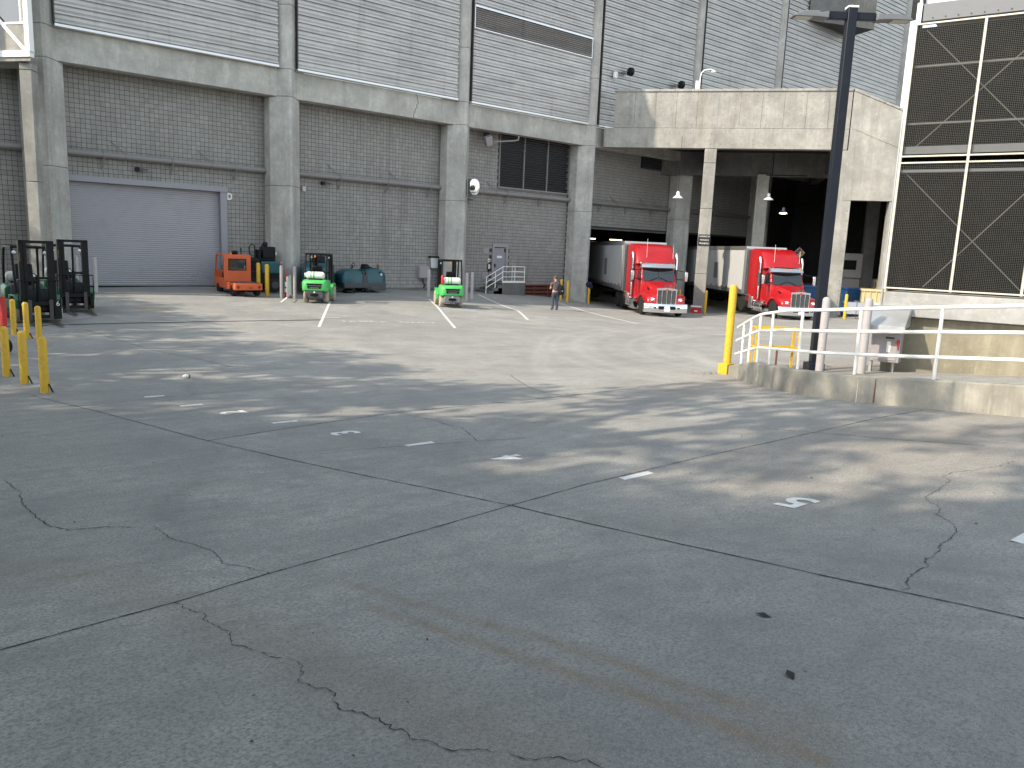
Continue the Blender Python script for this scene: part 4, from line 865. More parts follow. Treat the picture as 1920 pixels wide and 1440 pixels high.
def semi_truck(loc, label):
    t = thing('semi_truck', label, 'truck', loc, TR, 'red trucks at the docks')
    def ring(y, b, tp, z0, z1): return [(-b,y,z0),(-b,y,z0+.35),(-tp,y,z1-.16),(-tp+.16,y,z1),(0,y,z1+.03),(tp-.16,y,z1),(tp,y,z1-.16),(b,y,z0+.35),(b,y,z0)]
    MB().loft([ring(-1.06,.58,.50,.70,1.50),ring(-.8,.66,.58,.70,1.58),ring(-.35,.78,.70,.70,1.68),(ring(.2,.92,.82,.70,1.79)),ring(.82,1.0,.93,.70,1.90)]).build('hood', M['red'], t, bevel=0.03, sharp=50)
    for s_ in (-1, 1):
        prof = [(-1.12,.72,.90),(-1.05,.72,1.04),(-.85,.74,1.14),(-.60,.92,1.22),(-.3,1.08,1.27),(.05,1.12,1.28),(.4,1.05,1.25),(.62,.85,1.2),(.74,.62,1.14)]
        rg = []
        for y, zb, zt in prof:
            xo = 1.20-.35*max(0,(-.55-y))**1.2
            rg.append([(s_*.5,y,zb),(s_*.5,y,zt+.10),(s_*(xo-.25),y,zt+.02),(s_*(xo-.06),y,zt-.04),(s_*xo,y,zt-.14),(s_*xo,y,min(zb,zt-.16))])
        MB().loft(rg).build('fender', M['red'], t, bevel=0.015, sharp=50)
        hl = MB().loft([[(s_*x,-1.13+d,z) for x,z,d in ((.66,.86,0),(.66,1.02,.02),(.80,1.06,.03),(1.02,1.0,.14),(1.08,.92,.2),(1.0,.84,.13))],[(s_*x,-.98+d,z) for x,z,d in ((.66,.86,0),(.66,1.02,.02),(.80,1.06,.03),(1.02,1.0,.14),(1.08,.92,.2),(1.0,.84,.13))]]).build('headlight', M['lens'], t, bevel=0.01)
        MB().ball((s_*.80,-1.135,.95),(.08,.03,.05),10,6).build('projector', M['headlit'], hl)
        # hood side vent
        MB().box(-.015,.015,-.18,.18,-.05,.05, Matrix.Translation((s_*.80,.0,1.52)) @ Matrix.Rotation(R(14),4,'X')).build('hood_vent', M['black'], t)
        sx = s_*1.30
        MB().tube([(sx,1.95,1.0),(sx,1.95,3.15),(sx,1.98,3.32),(sx,2.08,3.46)], .075, 14).build('exhaust_stack', M['chrome'], t)
        MB().cyl((sx,1.95,1.75),(sx,1.95,2.55),.10,n=14).build('heat_shield', M['dgrey'], t)
        MB().bar((s_*1.0,.80,2.02),(s_*1.56,.72,2.02),.05).build('mirror_arm', M['black'], t); MB().bar((s_*1.0,.95,2.55),(s_*1.52,.78,2.46),.035).build('mirror_arm', M['black'], t)
        mm = MB().box(s_*1.56-.09,s_*1.56+.09,.66,.80,1.92,2.46).build('wing_mirror', M['chrome'], t, bevel=0.04); MB().box(s_*1.56-.075,s_*1.56+.075,.801,.81,1.96,2.42).build('mirror_glass', M['glass'], mm)
        MB().cyl((s_*.98,1.15,.60),(s_*.98,2.75,.60),.33,n=22).build('fuel_tank', M['chrome'], t)
        for y in (1.45,2.4): MB().cyl((s_*.98,y,.60),(s_*.98,y+.05,.60),.338,n=22).build('tank_strap', M['alu'], t)
        MB().box(min(s_*.8,s_*1.28),max(s_*.8,s_*1.28),.95,2.6,.26,.31).box(min(s_*.9,s_*1.3),max(s_*.9,s_*1.3),1.0,2.0,.72,.77).build('step', M['alu'], t)
        MB().box(min(s_*.62,s_*1.24),max(s_*.62,s_*1.24),2.95,3.55,.35,1.06).build('side_box', M['alu'], t, bevel=0.03)
        MB().box(min(s_*.9,s_*1.25),max(s_*.9,s_*1.25),3.5,6.9,1.08,1.12).build('mud_guard', M['alu'], t)
        # door and side window
        MB().box(min(s_*1.028,s_*1.045),max(s_*1.028,s_*1.045),.95,1.82,.95,1.85).build('door', M['red'], t, bevel=0.008)
        MB().add([(s_*1.045,.98,1.92),(s_*1.045,1.80,1.92),(s_*.945,1.78,2.60),(s_*.945,1.26,2.60)],[(0,1,2,3)]).build('side_window', M['glass'], t)
        MB().box(min(s_*1.17,s_*1.185),max(s_*1.17,s_*1.185),2.35,2.55,2.0,2.6).build('sleeper_window', M['glass'], t)
        MB().box(min(s_*1.046,s_*1.07),max(s_*1.046,s_*1.07),1.6,1.76,1.75,1.80).build('door_handle', M['chrome'], t)
        MB().box(min(s_*1.17,s_*1.2),max(s_*1.17,s_*1.2),3.98,4.2,.8,3.9).build('side_extender', M['darktrim'], t)
        wheel(t, s_*1.02, 0, .52, .30)
        for y in (4.75, 6.05): wheel(t, s_*.93, y, .52, .58)
        MB().box(s_*.93-.05,s_*.93+.05,3.95,4.05,.35,1.05).build('mud_flap', M['white'], t)
    cab = MB().loft([[(-1.03,.80,.72),(1.03,.80,.72),(1.03,1.97,.72),(-1.03,1.97,.72)],[(-1.03,.78,1.86),(1.03,.78,1.86),(1.03,1.97,1.86),(-1.03,1.97,1.86)],[(-.92,1.22,2.70),(.92,1.22,2.70),(.95,1.97,2.70),(-.95,1.97,2.70)],[(-.86,1.36,2.84),(.86,1.36,2.84),(.9,1.97,2.9),(-.9,1.97,2.9)]]).build('cab', M['red'], t, bevel=0.05, sharp=50)
    ws = MB()
    for a, b in ((-.97, -.01), (.01, .97)):
        k0, k1 = a*.94, b*.94
        ws.add([(k0,.752,1.91),(k1,.752,1.91),(b*.87,1.165,2.68),(a*.87,1.165,2.68)],[(0,1,2,3)])
    ws.build('windscreen', M['glass'], t)
    MB().bar((-.5,.72,1.93),(-.05,.83,2.10),.02).bar((.5,.72,1.93),(.05,.83,2.10),.02).build('wiper', M['black'], t)
    vz = MB().loft([[(x,y-.16*(x/.98)**2*-1,z) for y,z in ((.88,2.60),(.80,2.66),(.92,2.82),(1.10,2.92),(1.25,2.92),(1.25,2.70))] for x in np.linspace(-.98,.98,9)]).build('sun_visor', M['chrome'], t)
    for x in (-.8,-.18,0,.18,.8): MB().ball((x,.90+.16*(x/.98)**2,2.80),(.05,.03,.03),8,6).build('marker_lamp', M['amber'], vz)
    sp = [(1.90,.72),(1.90,2.72),(1.52,2.86),(1.62,3.10),(1.9,3.45),(2.3,3.78),(2.8,3.95),(3.3,4.0),(3.98,4.0),(3.98,.72)]
    rg = []
    for x, k in ((-1.17,.80),(-1.13,.93),(-1.0,.99),(-.5,1),(0,1),(.5,1),(1.0,.99),(1.13,.93),(1.17,.80)):
        rg.append([(x, y+(1-k)*(1.2 if y < 2.4 else 0)*(1 if z > 2.6 else .15), z if z < 2.6 else 2.6+(z-2.6)*(1-(1-k)*.55)) for y, z in sp])
    MB().loft(rg).build('sleeper', M['red'], t, sharp=40)
    MB().box(-1.0,1.0,4.0,4.06,.8,3.8).build('sleeper_back', M['darktrim'], t)
    # grille
    gy_ = -1.075
    MB().prism([(-.52,.72),(-.46,.62),(.46,.62),(.52,.72),(.55,1.50),(0,1.56),(-.55,1.50)], gy_-.02, gy_+.02, 'y').build('grille', M['grille'], t)
    gb = MB()
    for x in (-.535,-.27,0,.27,.535): gb.bar((x*.97,gy_-.04,.64),(x,gy_-.04,1.50),.022 if abs(x) < .5 else .04,.03)
    gb.prism([(-.58,1.46),(-.56,1.56),(0,1.62),(.56,1.56),(.58,1.46),(.12,1.48),(0,1.42),(-.12,1.48)], gy_-.06, gy_+.02, 'y'); gb.build('grille_surround', M['chrome'], t, bevel=0.006)
    MB().ball((0,gy_-.065,1.50),(.10,.02,.05),10,6).build('badge', M['redp'], t)
    MB().prism([(-.16,1.70),(0,1.66),(.16,1.70),(.03,1.72),(.05,1.64),(-.05,1.64),(-.03,1.72)], gy_-.0, gy_+.1, 'y').build('hood_ornament', M['chrome'], t)
    bp = MB().loft([[(x,-1.32+.30*abs(x/1.22)**2.4+d,z) for d,z in ((.0,.26),(-.04,.42),(-.03,.62),(.02,.74),(.2,.74),(.2,.26))] for x in np.linspace(-1.22,1.22,17)]).build('bumper', M['chrome'], t, bevel=0.01, sharp=60)
    for s_ in (-1,1):
        MB().prism([(s_*.14,.62),(s_*.42,.62),(s_*.50,.55),(s_*.44,.44),(s_*.2,.44)], -1.37, -1.30, 'y').build('air_slot', M['black'], bp)
        MB().box(min(s_*.60,s_*.72),max(s_*.60,s_*.72),-1.35,-1.2,.48,.56).build('tow_hole', M['black'], bp); MB().ball((s_*.98,-1.18,.52),(.10,.06,.06),10,6).build('fog_lamp', M['lens'], bp)
    MB().box(-.15,.15,-1.385,-1.372,.34,.48).build('number_plate', M['white'], bp)
    MB().box(-.42,.42,-.9,7.0,.62,.85).box(-.9,.9,4.65,4.85,.45,.6).box(-.9,.9,5.95,6.15,.45,.6).box(-.9,.9,-.08,.08,.42,.55).build('frame', M['black'], t)
    MB().box(-.5,.5,5.0,6.0,1.02,1.17).build('fifth_wheel', M['black'], t)
    MB().cyl((-.55,1.7,2.88),(-.55,1.75,4.25),.008,n=5).cyl((1.0,1.7,2.85),(1.0,1.72,3.9),.008,n=5).build('aerial', M['white'], t)
    MB().box(-.7,.7,.9,1.0,2.05,2.12).box(.2,.5,.9,1.05,2.08,2.16).build('dashboard', M['dgrey'], t)
    for s_ in (-.5,.5): MB().box(s_-.22,s_+.22,1.5,1.65,1.5,2.45).build('seat', M['dgrey'], t, bevel=0.05)
    return t
def trailer(loc, label):
    t = thing('semi_trailer', label, 'trailer', loc, TR, 'white box trailers at the docks')
    y0, y1 = 4.35, 17.8
    MB().box(-1.28,1.28,y0,y1,1.22,4.02).build('box_body', M['trailer'], t, bevel=0.01)
    MB().box(-1.30,1.30,y0-.02,y1,3.86,4.10).build('top_rail', M['alu'], t, bevel=0.015)
    br = MB().box(-1.305,1.305,y0-.01,y1,1.12,1.38).build('bottom_rail', M['alu'], t, bevel=0.01)
    for s_ in (-1,1):
        MB().box(min(s_*1.2,s_*1.31),max(s_*1.2,s_*1.31),y0-.04,y0+.30,1.12,4.0).build('corner_post', M['mgrey'], t, bevel=0.03)
        MB().box(min(s_*1.281,s_*1.29),max(s_*1.281,s_*1.29),9.5,10.3,1.9,3.0).build('service_panel', M['mgrey'], t)
        for y in np.arange(5.2,17,1.05): MB().box(min(s_*1.305,s_*1.31),max(s_*1.305,s_*1.31),y,y+.28,1.40,1.46).build('reflector', M['redlens'], br)
        MB().box(s_*.75-.08,s_*.75+.08,7.6,7.8,.1,1.15).box(s_*.75-.16,s_*.75+.16,7.55,7.85,.05,.1).build('landing_leg', M['dgrey'], t)
        for y in (15.0,16.3): wheel(t, s_*.98, y, .52, .58)
        MB().box(s_*1.29-.02,s_*1.29+.02,y0+.1,y0+.3,3.9,3.97).build('clearance_lamp', M['redlens'], t)
    rv = MB()
    for y in np.arange(y0+.6,y1,.6): rv.box(-1.286,1.286,y-.012,y+.012,1.38,3.86)
    rv.build('panel_seam', M['trailer'], t, kind='stuff')
    MB().box(-.5,.5,y0+.5,y1-.2,.85,1.12).box(-.9,.9,14.8,16.5,.5,.85).build('under_frame', M['black'], t)
    return t
z1 = G(35.0,28.75); z2 = G(42.1,25.0)
semi_truck((35.0,28.75,z1), 'red semi truck between the dock corner column and the slim sign column'); trailer((35.0,28.75,z1+.02), 'white box trailer behind the red truck left of the slim sign column')
semi_truck((42.12,24.9,z2), 'red semi truck between the slim sign column and the lamp post'); trailer((42.12,24.9,z2+.02), 'white box trailer passing behind the slim sign column')

def forklift(loc, rot, label, body, lower, tyre, num=None, tall=False, group=None):
    t = thing('forklift', label, 'forklift', loc, rot, group)
    # chassis and cowl
    MB().prism([(-.22,.28),(-.22,.62),(.02,.90),(.16,.96),(.24,.62),(.55,.52),(1.0,.52),(1.05,.28)], -.42, .42, 'x').build('chassis', lower, t, bevel=0.02)
    for s_ in (-1,1):
        a0, a1 = min(s_*.36,s_*.60), max(s_*.36,s_*.60)
        MB().prism([(-.36,.40),(-.30,.66),(-.15,.74),(.2,.74),(.36,.62),(.42,.34),(1.15,.34),(1.15,.60),(.60,.62),(.48,.78),(-.2,.80),(-.36,.68)], a0, a1, 'x').build('wing', body, t, bevel=0.02)
        wheel(t, s_*.50, 0, .34, .22, tyre, M['cream'] if tyre is M['ptyre'] else M['dgrey']); wheel(t, s_*.44, 1.55, .27, .18, tyre, M['cream'] if tyre is M['ptyre'] else M['dgrey'])
        MB().tube([(s_*.47,.06,.85),(s_*.46,.30,1.5),(s_*.44,.50,2.08),(s_*.44,.60,2.13)], .035, 8).build('front_post', M['black'], t)
        MB().tube([(s_*.46,1.72,1.0),(s_*.455,1.66,1.6),(s_*.44,1.58,2.05),(s_*.44,1.48,2.12)], .035, 8).build('rear_post', M['black'], t)
    MB().prism([(1.02,.55),(1.02,1.02),(1.45,1.06),(1.45,.55)], -.42, .42, 'x').build('engine_cover', M['dgrey'], t, bevel=0.03)
    # counterweight: rounded block with grille slot
    def cw(y, hw, z0, z1): return [(-hw,y,z0),(-hw,y,z1-.10),(-hw+.07,y,z1),(hw-.07,y,z1),(hw,y,z1-.10),(hw,y,z0)]
    MB().loft([cw(1.15,.56,.60,.98),cw(1.5,.57,.56,1.04),cw(1.95,.55,.53,1.03),cw(2.10,.50,.55,.98),cw(2.17,.42,.58,.90)]).build('counterweight', body, t, bevel=0.03, sharp=50)
    MB().loft([cw(1.2,.34,.20,.56),cw(1.85,.42,.20,.56),cw(2.10,.40,.22,.56),cw(2.14,.36,.26,.54)]).build('lower_counterweight', lower, t, bevel=0.02)
    gr = MB().prism([(-.33,.88),(.33,.88),(.28,.66),(-.28,.66)], 2.10, 2.185, 'y').build('radiator_slot', M['black'], t)
    MB().box(-.30,.30,2.186,2.20,.775,.795).box(-.2,.2,2.186,2.195,.68,.71).build('slot_bar', M['mgrey'], gr)
    MB().box(-.10,.10,2.12,2.20,.36,.40).cyl((0,2.15,.30),(0,2.15,.46),.025,n=8).build('tow_pin', M['black'], t); MB().box(-.17,.17,2.10,2.16,.34,.44).build('tow_slot', M['black'], t)
    MB().prism([(0,.55),(.045,.50),(0,.46),(-.045,.50)], 2.13, 2.15, 'y').build('badge', M['white'], t)
    # seat, wheel, tank
    MB().cbox((0,1.05,1.12),(.48,.46,.14)).cbox((0,1.30,1.38),(.46,.12,.5),(R(-12),0,0)).build('seat', M['black'], t, bevel=0.04)
    MB().tube([(0,.20,.95),(0,.42,1.25)], .025, 6).tube([(.16*math.cos(a),.44+.06*math.sin(a),1.26+.14*math.sin(a)) for a in np.linspace(0,6.28,15)], .015, 6).build('steering_wheel', M['black'], t)
    tk = MB().lathe([(.05,-.40),(.11,-.385),(.155,-.33),(.16,-.28),(.16,.28),(.155,.33),(.11,.385),(.05,.40)], 20, (0,1.80,1.22), 'x').build('gas_tank', M['tank'], t)
    MB().lathe([(.09,.38),(.10,.46),(.06,.46)], 14, (0,1.80,1.22), 'x').build('tank_collar', M['tank'], tk); MB().lathe([(.164,-.03),(.164,.03)], 18, (.05,1.80,1.22), 'x').lathe([(.163,.10),(.163,.14)], 18, (.05,1.80,1.22), 'x').build('tank_strap', M['green'], tk)
    MB().box(-.3,.3,1.68,1.92,1.03,1.08).build('tank_cradle', M['black'], t)
    # overhead guard
    og = MB().box(-.48,.48,.46,.54,2.10,2.17).box(-.48,.48,1.50,1.58,2.10,2.17).box(-.48,-.41,.5,1.55,2.10,2.17).box(.41,.48,.5,1.55,2.10,2.17)
    for x in (-.3,-.18,-.06,.06,.18,.3): og.box(x-.014,x+.014,.5,1.55,2.12,2.16)
    og.build('overhead_guard', M['black'], t, bevel=0.008)
    MB().cyl((.05,1.55,2.0),(.05,1.55,2.09),.035,n=10).build('beacon', M['amber'], t)
    MB().ball((.40,.44,1.98),(.06,.05,.06),10,6).ball((-.40,.44,1.98),(.06,.05,.06),10,6).build('work_lamp', M['lens'], t)
    # mast
    H = 2.35 if tall else 2.12
    for s_ in (-1,1):
        ms = MB().box(s_*.39-.055,s_*.39+.055,-.40,-.26,.10,H).box(s_*.29-.04,s_*.29+.04,-.42,-.32,.12,H-.02).build('mast_rail', M['black'], t)
        MB().cyl((s_*.37,-.24,.3),(s_*.37,-.24,1.9),.035,n=8).build('lift_cylinder', M['black'], t)
        if tall: MB().box(s_*.37-.052,s_*.37-.047,-.401,-.3,1.75,2.0).build('mast_sticker', M['yellow'], ms)
        fx = s_*.27
        MB().box(fx-.05,fx+.05,-.56,-.52,.05,.68).prism([(-.54,.05),(-1.66,.03),(-1.66,.042),(-.54,.095)], fx-.05, fx+.05, 'x').build('fork', M['fork'], t)
    for bx in ((-.42,.42,-.40,-.30,H-.08,H),(-.37,.37,-.36,-.29,1.25,1.32),(-.37,.37,-.36,-.29,.35,.45)): MB().box(*bx).build('mast_crosshead', M['black'], t)
    MB().cyl((0,-.33,.2),(0,-.33,1.35),.05,n=10).build('centre_cylinder', M['black'], t)
    MB().box(-.52,.52,-.52,-.46,.14,.24).box(-.52,.52,-.52,-.46,.52,.62).box(-.52,-.42,-.52,-.46,.14,.62).box(.42,.52,-.52,-.46,.14,.62).build('carriage', M['black'], t)
    lb = MB().tube([(-.53,-.50,.60),(-.53,-.50,1.22),(.53,-.50,1.22),(.53,-.50,.60)], .018, 6)
    for x in np.linspace(-.42,.42,7): lb.cyl((x,-.50,.6),(x,-.50,1.22),.007,n=5)
    lb.build('load_backrest', M['black'], t)
    if num:
        for s_ in (-1,1):
            pl = MB().box(s_*.44-.09,s_*.44+.09,-.545,-.525,.12,.66).build('side_plate', M['black'], t); o = text_mesh(num, .2, 'number', M['white'], pl); o.location = (s_*.44,-.549,.56); o.rotation_euler = (R(90),0,0)
    return t
forklift((4.12,26.55,G(4.1,26.6)), R(3), 'dark green and black forklift with number 6 on its carriage behind the yellow bollards', M['dgreen'], M['black'], M['ptyre'], '6', True)
forklift((5.60,29.35,G(5.6,29.3)), R(2), 'dark forklift with wide load guard in front of the roller door', M['dgreen'], M['black'], M['ptyre'], None, True)
forklift((2.05,27.6,G(2.0,27.6)), R(4), 'dark green forklift at the wall end left of the numbered forklift', M['dgreen'], M['black'], M['ptyre'], None, False)
forklift((16.72,33.70,G(16.7,33.7)), R(145), 'bright green forklift seen from behind next to the teal sweeper', M['green'], M['dgrey'], M['ptyre'])
f2 = forklift((22.01,31.18,G(22.0,31.2)), R(151.5), 'bright green forklift seen from behind in front of the mirror column', M['green'], M['mgrey'], M['ptyre'])
MB().lathe([(.02,.0),(.06,.02),(.06,.36),(.03,.42)], 12, (.46,1.95,1.05)).build('fire_extinguisher', M['redp'], f2)

# orange burden carrier, forward = local +y
oc = thing('utility_cart', 'orange electric utility cart with cab and flat bed parked by the roller door', 'cart', (13.78, 35.35, G(13.8,36)), R(-3))
MB().prism([(-.45,.28),(-.45,.58),(1.15,.60),(1.15,.72),(1.30,.74),(2.45,.74),(2.62,.55),(2.62,.28)], -.62, .62, 'x').build('body', M['orange'], oc, bevel=0.03)
MB().box(-.58,.58,-.40,1.0,.585,.605).build('bed', M['dgrey'], oc)
bk = MB().box(-.62,.62,1.10,1.16,.60,1.12).box(-.62,-.40,1.10,1.16,1.12,1.62).box(.40,.62,1.10,1.16,1.12,1.62).box(-.62,.62,1.10,1.16,1.62,1.78).build('cab_back', M['orange'], oc, bevel=0.01)
MB().box(-.40,.40,1.12,1.14,1.12,1.62).build('rear_window', M['glass'], bk); MB().tube([(-.40,1.095,1.12),(.40,1.095,1.12),(.40,1.095,1.62),(-.40,1.095,1.62),(-.40,1.095,1.12)], .022, 6).build('window_seal', M['black'], bk)
MB().box(-.62,.62,1.10,2.30,1.76,1.82).build('roof', M['orange'], oc, bevel=0.02)
for s_ in (-1,1):
    MB().bar((s_*.59,2.55,.74),(s_*.59,2.26,1.78),.06).build('front_pillar', M['orange'], oc); MB().bar((s_*.59,1.13,.6),(s_*.59,1.13,1.78),.06,.07).build('rear_pillar', M['orange'], oc)
    for y in (0.05,2.05): wheel(oc, s_*.52, y, .25, .2, M['rubber'], M['greyb'], False)
    tl = MB().cyl((s_*.48,-.455,.42),(s_*.48,-.475,.42),.065,n=16).build('tail_lamp', M['redlens'], oc)
MB().box(-.60,.60,2.5,2.6,.6,1.05).build('front_panel', M['orange'], oc, bevel=0.02)
MB().box(-.55,.55,1.25,1.65,.74,1.0).box(-.55,.55,1.18,1.28,.95,1.4).build('seat', M['black'], oc, bevel=0.03); MB().tube([(-.25+.17*math.cos(a),2.05+.05*math.sin(a),1.18+.14*math.sin(a)) for a in np.linspace(0,6.28,15)], .015, 6).build('steering_wheel', M['black'], oc)
o = text_mesh('B-2', .14, 'number', M['black'], oc); o.location = (.1,-.4535,.38); o.rotation_euler = (R(90),0,0)
MB().lathe([(.05,0),(.05,.06),(.02,.09)], 10, (-.2,1.4,1.82)).build('beacon', M['amber'], oc); MB().ball((.05,1.6,1.9),(.16,.1,.11),10,6).build('roof_bag', M['black'], oc)

# ride-on floor sweeper: long axis local x
def sweeper(loc, rot, label, sc=1.0):
    t = thing('floor_sweeper', label, 'sweeper', loc, rot, 'teal floor sweepers'); t.scale = (sc, sc, sc)
    def sec(x, hw, z0, z1): return [(x,-hw,z0),(x,-hw,z1-.16),(x,-hw+.10,z1-.03),(x,-hw+.28,z1),(x,hw-.28,z1),(x,hw-.10,z1-.03),(x,hw,z1-.16),(x,hw,z0)]
    MB().loft([sec(-1.30,.45,.50,.95),sec(-1.15,.56,.48,1.12),(sec(-.7,.60,.46,1.24)),sec(-.25,.60,.46,1.18),sec(-.12,.58,.46,1.10)]).build('front_hopper', M['teal'], t, bevel=0.02, sharp=50)
    MB().loft([sec(.12,.60,.46,1.22),sec(.5,.62,.46,1.30),sec(1.0,.62,.46,1.24),sec(1.22,.58,.46,1.10),sec(1.30,.52,.46,1.0)]).build('rear_body', M['teal'], t, bevel=0.02, sharp=50)
    MB().box(-.13,.13,-.60,.60,.46,1.12).build('waist_panel', M['dgrey'], t, bevel=0.02)
    MB().box(-1.25,1.28,-.63,.63,.24,.50).box(.35,1.28,-.64,.64,.12,.3).build('skirt', M['dgrey'], t, bevel=0.03)
    for y in (-.5,.5):
        o = MB().lathe([(.02,-.1),(.15,-.1),(.26,-.08),(.27,0),(.26,.08),(.15,.1),(.02,.1)], 22, (.25,y,.27), 'y').build('tyre', M['rubber'], t); MB().lathe([(.02,-.104),(.12,-.104),(.13,.104),(.02,.104)], 14, (.25,y,.27), 'y').build('rim', M['dgrey'], o)
    MB().lathe([(.05,.05),(.35,.02),(.33,.12),(.1,.2)], 16, (-.85,-.35,0)).build('side_brush', M['black'], t)
    MB().tube([(-.42+.08*math.sin(a),.17*math.cos(a),1.42+.13*math.sin(a)) for a in np.linspace(0,6.28,15)], .015, 6).cyl((-.55,0,1.15),(-.42,0,1.42),.025).build('steering_wheel', M['black'], t)
    MB().prism([(.15,1.25),(.22,1.50),(.35,1.50),(.5,1.36),(.9,1.27),(.9,1.22),(.15,1.2)], -.26, .26, 'y').build('seat', M['black'], t, bevel=0.03)
    MB().box(.85,.95,-.4,-.32,1.2,1.5).build('lamp_post', M['teal'], t); MB().cyl((.9,-.36,1.5),(.9,-.36,1.6),.05,n=10).build('beacon', M['amber'], t)
    MB().box(.92,1.02,-.625,-.62,.92,1.02).build('number_plate', M['white'], t); MB().box(.80,.90,-.628,-.62,1.05,1.12).box(-.05,.05,-.605,-.60,.95,1.08).build('latch', M['black'], t)
sweeper((21.15,38.15,G(21,38.2)), 0, 'teal ride-on floor sweeper parked side-on against the block wall')
sweeper((18.5,37.7,G(18.5,37.7)), R(62), 'larger teal sweeper half hidden behind the second column and the green forklift', 1.28)
# boom machine behind the orange cart
bm2 = thing('work_platform', 'dark teal and black engine-powered work machine behind the orange cart', 'machine', (15.6,38.2,G(15.6,38.2)), R(-8))
MB().box(-.9,.8,-.75,.6,.35,1.05).build('chassis', M['black'], bm2, bevel=0.05); MB().box(-.1,.85,-.8,.5,.9,1.5).build('engine_cover', M['teal'], bm2, bevel=0.06)
MB().box(-1.0,-.1,-.72,.5,.9,1.65).build('tarp', M['bag'], bm2, bevel=0.15); MB().box(-.05,.7,-.4,.4,1.5,1.62).box(-.15,.0,-.4,.4,1.5,2.05).build('seat', M['bag'], bm2, bevel=0.05)
MB().tube([(-.5,-.3,1.6),(-.55,-.3,2.15),(-.45,-.3,2.3),(-.3,-.3,2.25),(-.25,-.3,1.7)], .03, 6).tube([(-.9,-.2,1.6),(-.92,-.2,2.1)], .025, 6).tube([(.1,.0,1.6),(.15,.0,2.3),(.4,.1,2.35)], .03, 6).build('hose', M['black'], bm2)
MB().box(.1,.75,-.2,.4,1.62,2.2).box(.2,.4,-.1,.1,2.2,2.42).build('engine', M['black'], bm2, bevel=0.04); MB().box(.72,.78,-.3,-.1,1.8,1.95).build('gauge', M['alu'], bm2)
for x in (-.6,.55):
    for y in (-.7,.55):
        o = MB().lathe([(.02,-.12),(.3,-.12),(.36,-.08),(.36,.08),(.3,.12),(.02,.12)], 20, (x,y,.36), 'y').build('tyre', M['rubber'], bm2); MB().lathe([(.02,-.125),(.18,-.125),(.18,.125),(.02,.125)], 14, (x,y,.36), 'y').build('rim', M['dgrey'], o)

# crowd barrier, delineator, cooler, red cart, dumpsters
cb = thing('crowd_barrier', 'galvanised crowd control barrier in front of the second column', 'barrier', (14.4,32.3,G(14.4,32.3)), math.atan2(2.3,1.25))
MB().tube([(0,0,.22),(0,0,1.0),(.08,0,1.1),(2.2,0,1.1),(2.28,0,1.0),(2.28,0,.22),(0,0,.22)], .021, 8).build('frame', M['galv'], cb)
for x in np.linspace(.14,2.14,17): MB().cyl((x,0,.22),(x,0,1.1),.009,n=6).build('upright', M['galv'], cb)
for x in (.12,2.16): MB().tube([(x,-.28,.01),(x,-.2,.06),(x,0,.22),(x,.2,.06),(x,.28,.01)], .016, 6).build('foot', M['galv'], cb)
dl = thing('delineator_cone', 'slim red and white traffic cone behind the crowd barrier', 'cone', (15.75,35.35,G(15.75,35.35)))
MB().lathe([(.22,0),(.22,.04),(.1,.06),(.085,.7),(.03,1.06),(.02,1.1)], 16).build('cone_body', M['redp'], dl); MB().lathe([(.097,.5),(.092,.72),(.085,.72)], 16).lathe([(.1,.25),(.098,.42),(.09,.42)], 16).build('reflective_band', M['white'], dl)
MB().lathe([(.008,1.08),(.012,1.30),(.004,1.32)], 6).build('tip', M['redp'], dl)
cup = thing('red_cup', 'small red cup left on top of a grey bollard', 'cup', (15.24,34.79,G(15.24,34.79)+1.5)); MB().lathe([(.035,0),(.05,.11),(.046,.11),(.033,.01)], 14).build('cup_body', M['redp'], cup); MB().lathe([(.052,.105),(.052,.115),(.045,.115)], 14).build('rim', M['white'], cup)
ck = thing('cooler', 'red picnic cooler with white lid at the foot of the slim sign column', 'cooler', (42.72,32.1,G(42.7,32.1)), CA)
MB().box(-.34,.34,-.2,.2,0,.38).build('tub', M['redp'], ck, bevel=0.03); MB().box(-.35,.35,-.21,.21,.38,.48).build('lid', M['white'], ck, bevel=0.03); MB().box(-.37,.37,-.02,.02,.25,.30).build('handle', M['white'], ck); MB().box(-.1,.1,-.212,-.2,.1,.2).build('sticker', M['white'], ck)
hc = thing('hand_cart', 'red steel hand cart partly behind the yellow bollards', 'cart', (2.5,20.2,G(2.5,20.2)), R(20))
MB().box(-.05,.05,-.05,.05,.1,1.25).box(-.65,-.55,-.05,.05,.1,1.25).box(-.6,.0,-.04,.04,1.15,1.25).box(-.6,0,-.04,.04,.5,.58).build('frame', M['redp'], hc, bevel=0.01)
for x in (-.5,.08): 
    o = MB().lathe([(.02,-.04),(.14,-.04),(.16,0),(.14,.04),(.02,.04)], 18, (x,.08,.16), 'x').build('tyre', M['rubber'], hc); MB().lathe([(.02,-.043),(.1,-.043),(.1,.043),(.02,.043)], 14, (x,.08,.16), 'x').build('rim', M['white'], hc)
